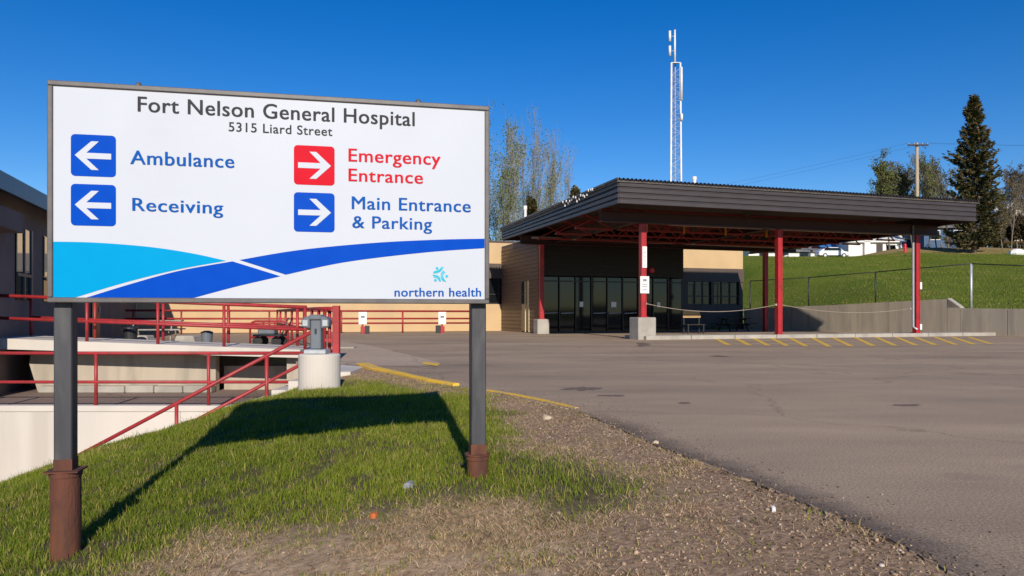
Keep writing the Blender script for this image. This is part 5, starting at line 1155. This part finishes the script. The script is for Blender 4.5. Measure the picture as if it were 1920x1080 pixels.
# hilltop trees around the spruce
HT = [(1668, 328, 108, .7, 'small greening tree left of the utility pole', (.11, .13, .04), (.17, .18, .06)), (1694, 340, 112, .45, 'low brownish tree just left of the utility pole', (.14, .12, .05), (.2, .17, .07)), (1742, 322, 110, .18, 'bare grey tree just right of the utility pole', (.10, .13, .03), (.16, .18, .05)), (1768, 308, 114, .10, 'taller bare grey tree close left of the spruce', (.10, .13, .03), (.16, .18, .05)),
      (1896, 345, 104, .05, 'bare twiggy tree right of the spruce', (.12, .1, .04), (.16, .14, .06)), (1925, 318, 108, .05, 'bare twiggy tree cut by the right picture edge', (.12, .1, .04), (.16, .14, .06)), (1880, 372, 100, .1, 'short bare tree between spruce and cream house', (.12, .1, .04), (.16, .14, .06)),
      (1655, 345, 116, .5, 'leftmost low rounded tree on the hilltop', (.09, .11, .03), (.15, .16, .05)), (1682, 332, 118, .5, 'rounded tree behind the two trees left of the utility pole', (.11, .11, .04), (.16, .15, .06)), (1712, 338, 115, .3, 'brownish rounded tree behind the utility pole', (.12, .11, .05), (.17, .15, .07)), (1730, 335, 119, .3, 'grey rounded tree behind the bare tree right of the pole', (.10, .10, .05), (.15, .14, .07)), (1756, 322, 118, .2, 'grey twiggy tree between the two bare trees left of the spruce', (.10, .10, .05), (.15, .14, .07)), (1778, 330, 112, .15, 'grey twiggy tree touching the left side of the spruce', (.10, .10, .05), (.15, .14, .07)),
      (1908, 335, 114, .3, 'brown twiggy tree behind the cream house roof', (.10, .08, .05), (.14, .11, .07)), (1938, 330, 112, .3, 'brown twiggy tree just outside the right picture edge', (.10, .08, .05), (.14, .11, .07))]
for i, (px, py, D, lf, lab, c0, c1) in enumerate(HT):
    x_ = xw(px, D); zb_ = gz(x_, D); bare_tree('hill_tree', lab, x_, D, zat(py, D) - zb_, 300 + i, leaf=lf * .28, spread=.42, group='trees on the hilltop', trunk_limbs=15, lcol=(c0, c1), lsize=.14, m='bark')
for i, (px, py, D) in enumerate(((1845, 432, 107), (1862, 420, 109), (1880, 424, 108), (1897, 418, 109), (1913, 412, 107), (1930, 424, 106), (1828, 438, 109), (1948, 410, 108))):
    x_ = xw(px, D); zb_ = gz(x_, D); bare_tree('thicket_shrub', ['leafless brown shrub nearest the blue house', 'leafless brown shrub below the spruce', 'leafless brown shrub below the cream house', 'leafless brown shrub above the pale boulder', 'leafless brown shrub at the right picture edge', 'leafless brown shrub low against the blue house wall', 'leafless brown shrub between cream house and right picture edge', 'leafless brown shrub beyond the right picture edge'][i], x_, D, zat(py, D) - zb_, 500 + i, leaf=.9, spread=.6, group='leafless shrubs on the hilltop', lcol=((.05, .04, .02), (.10, .075, .04)), lsize=.2, m='bark', lev=3)
def spruce(name, label, x, y, H, R, seed, zb):
    rng = np.random.default_rng(seed); rr = random.Random(seed); t = T(name, label, 'tree', (x, y, zb))
    t.part('trunk', MB().tube([(x, y, zb - .3), (x + .1, y, zb + H * .6), (x, y, zb + H * .99)], H * .016, 7, r2=.03), 'bark', smooth=True, fix=False)
    cs, ax = [], []; limb = MB(); nb_ = 420
    for k in range(nb_):
        f = 1 - (k / nb_) ** .85 * .97; zz = H * (1 - f) if False else H * (.06 + .93 * (k + rr.random()) / nb_); u = zz / H
        Rm = R * (min(.95, 1.55 * (1 - u) ** .9 + .05) * (.84 + .2 * math.sin(u * 31 + 1.3) * math.sin(u * 13)) if u > .3 else (.80 + .12 * math.sin(u * 20))) * rr.uniform(.62, 1.12) + .12; az = rr.uniform(0, 6.283)
        dx, dy = math.cos(az), math.sin(az); n = int(14 + 52 * Rm / R)
        tt = rng.random(n) ** .6; droop = -.30 * Rm * np.sin(tt * 2.1) + .42 * Rm * tt ** 2.4 * (1 if u < .8 else 1.6)
        wd = .36 * (1 - tt * .7) * min(1, Rm); px_ = x + dx * Rm * tt + rng.normal(scale=1, size=n) * wd * .55; py_ = y + dy * Rm * tt + rng.normal(scale=1, size=n) * wd * .55; pz_ = zb + zz + droop + rng.normal(scale=.10, size=n) - np.abs(rng.normal(scale=.14, size=n))
        cs.append(np.c_[px_, py_, pz_]); ax.append(np.c_[np.full(n, dx), np.full(n, dy), np.full(n, .1)])
        limb.tube([(x, y, zb + zz), (x + dx * Rm * .5, y + dy * Rm * .5, zb + zz - .22 * Rm), (x + dx * Rm, y + dy * Rm, zb + zz - .02 * Rm)], .05, 3, r2=.012, cap=False)
    cs = np.concatenate(cs); ax = np.concatenate(ax); n = len(cs)
    a = ax + rng.normal(scale=.45, size=(n, 3)); a /= np.linalg.norm(a, axis=1)[:, None]; b = rng.normal(size=(n, 3)); b -= a * (a * b).sum(1)[:, None]; b /= np.linalg.norm(b, axis=1)[:, None]
    s = rng.uniform(.16, .36, n)[:, None]; v = np.stack([cs - a * s, cs + b * s * .38, cs + a * s, cs - b * s * .38], 1).reshape(-1, 3)
    c0, c1, c2 = np.array([.030, .034, .011]), np.array([.075, .070, .022]), np.array([.14, .095, .038]); tq = rng.random((n, 1)); cl = c0 + (c1 - c0) * tq; cl = np.where(rng.random((n, 1)) < .22, c2, cl)
    t.part('limbs', limb, 'bark', fix=False)
    o = arr_mesh('crown', v - np.array([x, y, zb]), np.arange(n * 4).reshape(-1, 4), 'needle', cols=np.c_[np.repeat(cl, 4, 0), np.ones(n * 4)]); o.parent = t.e
def brush():
    rng = np.random.default_rng(5); n = 26000; px = rng.uniform(1396, 1990, n); D = rng.uniform(124, 138, n); x = (px - CX) / F * D; zg = terrain(x, D)
    hgt = (1.2 + 3.8 * sst(px, 1640, 1860)) * (.45 + 1.1 * fbm(x * .28, D * 0.12, 51)); z = zg - .3 + (hgt + .3) * rng.random(n) ** 1.15
    v, f = leaf_quads(np.c_[x, D, z], .27, rng); c = np.array([.045, .036, .02]) + (np.array([.12, .095, .05]) - np.array([.045, .036, .02])) * rng.random((n, 1)); c = np.where(rng.random((n, 1)) < .25, np.array([.07, .085, .02]), c)
    o = arr_mesh('brush', v, f, 'leaf', cols=np.c_[np.repeat(c, 4, 0), np.ones(n * 4)]); tag(o, 'dark leafless brush massed behind the hilltop houses', 'brush', kind='stuff')
brush()
D = 98; X = xw(1826, D); zb_ = gz(X, D); spruce('spruce_tree', 'tall dark spruce standing right of the utility pole', X, D, zat(176, D) - zb_, 4.0, 9, zb_)
D = 60; X = xw(996, D); spruce('small_conifer', 'small yellow green conifer peeking over the left canopy edge', X, D, zat(372, D), 1.3, 12, 0.0)
D = 62; X = xw(1079, D); spruce('small_conifer', 'dark conifer tip just above the left canopy edge', X, D, zat(352, D), 1.3, 13, 0.0)
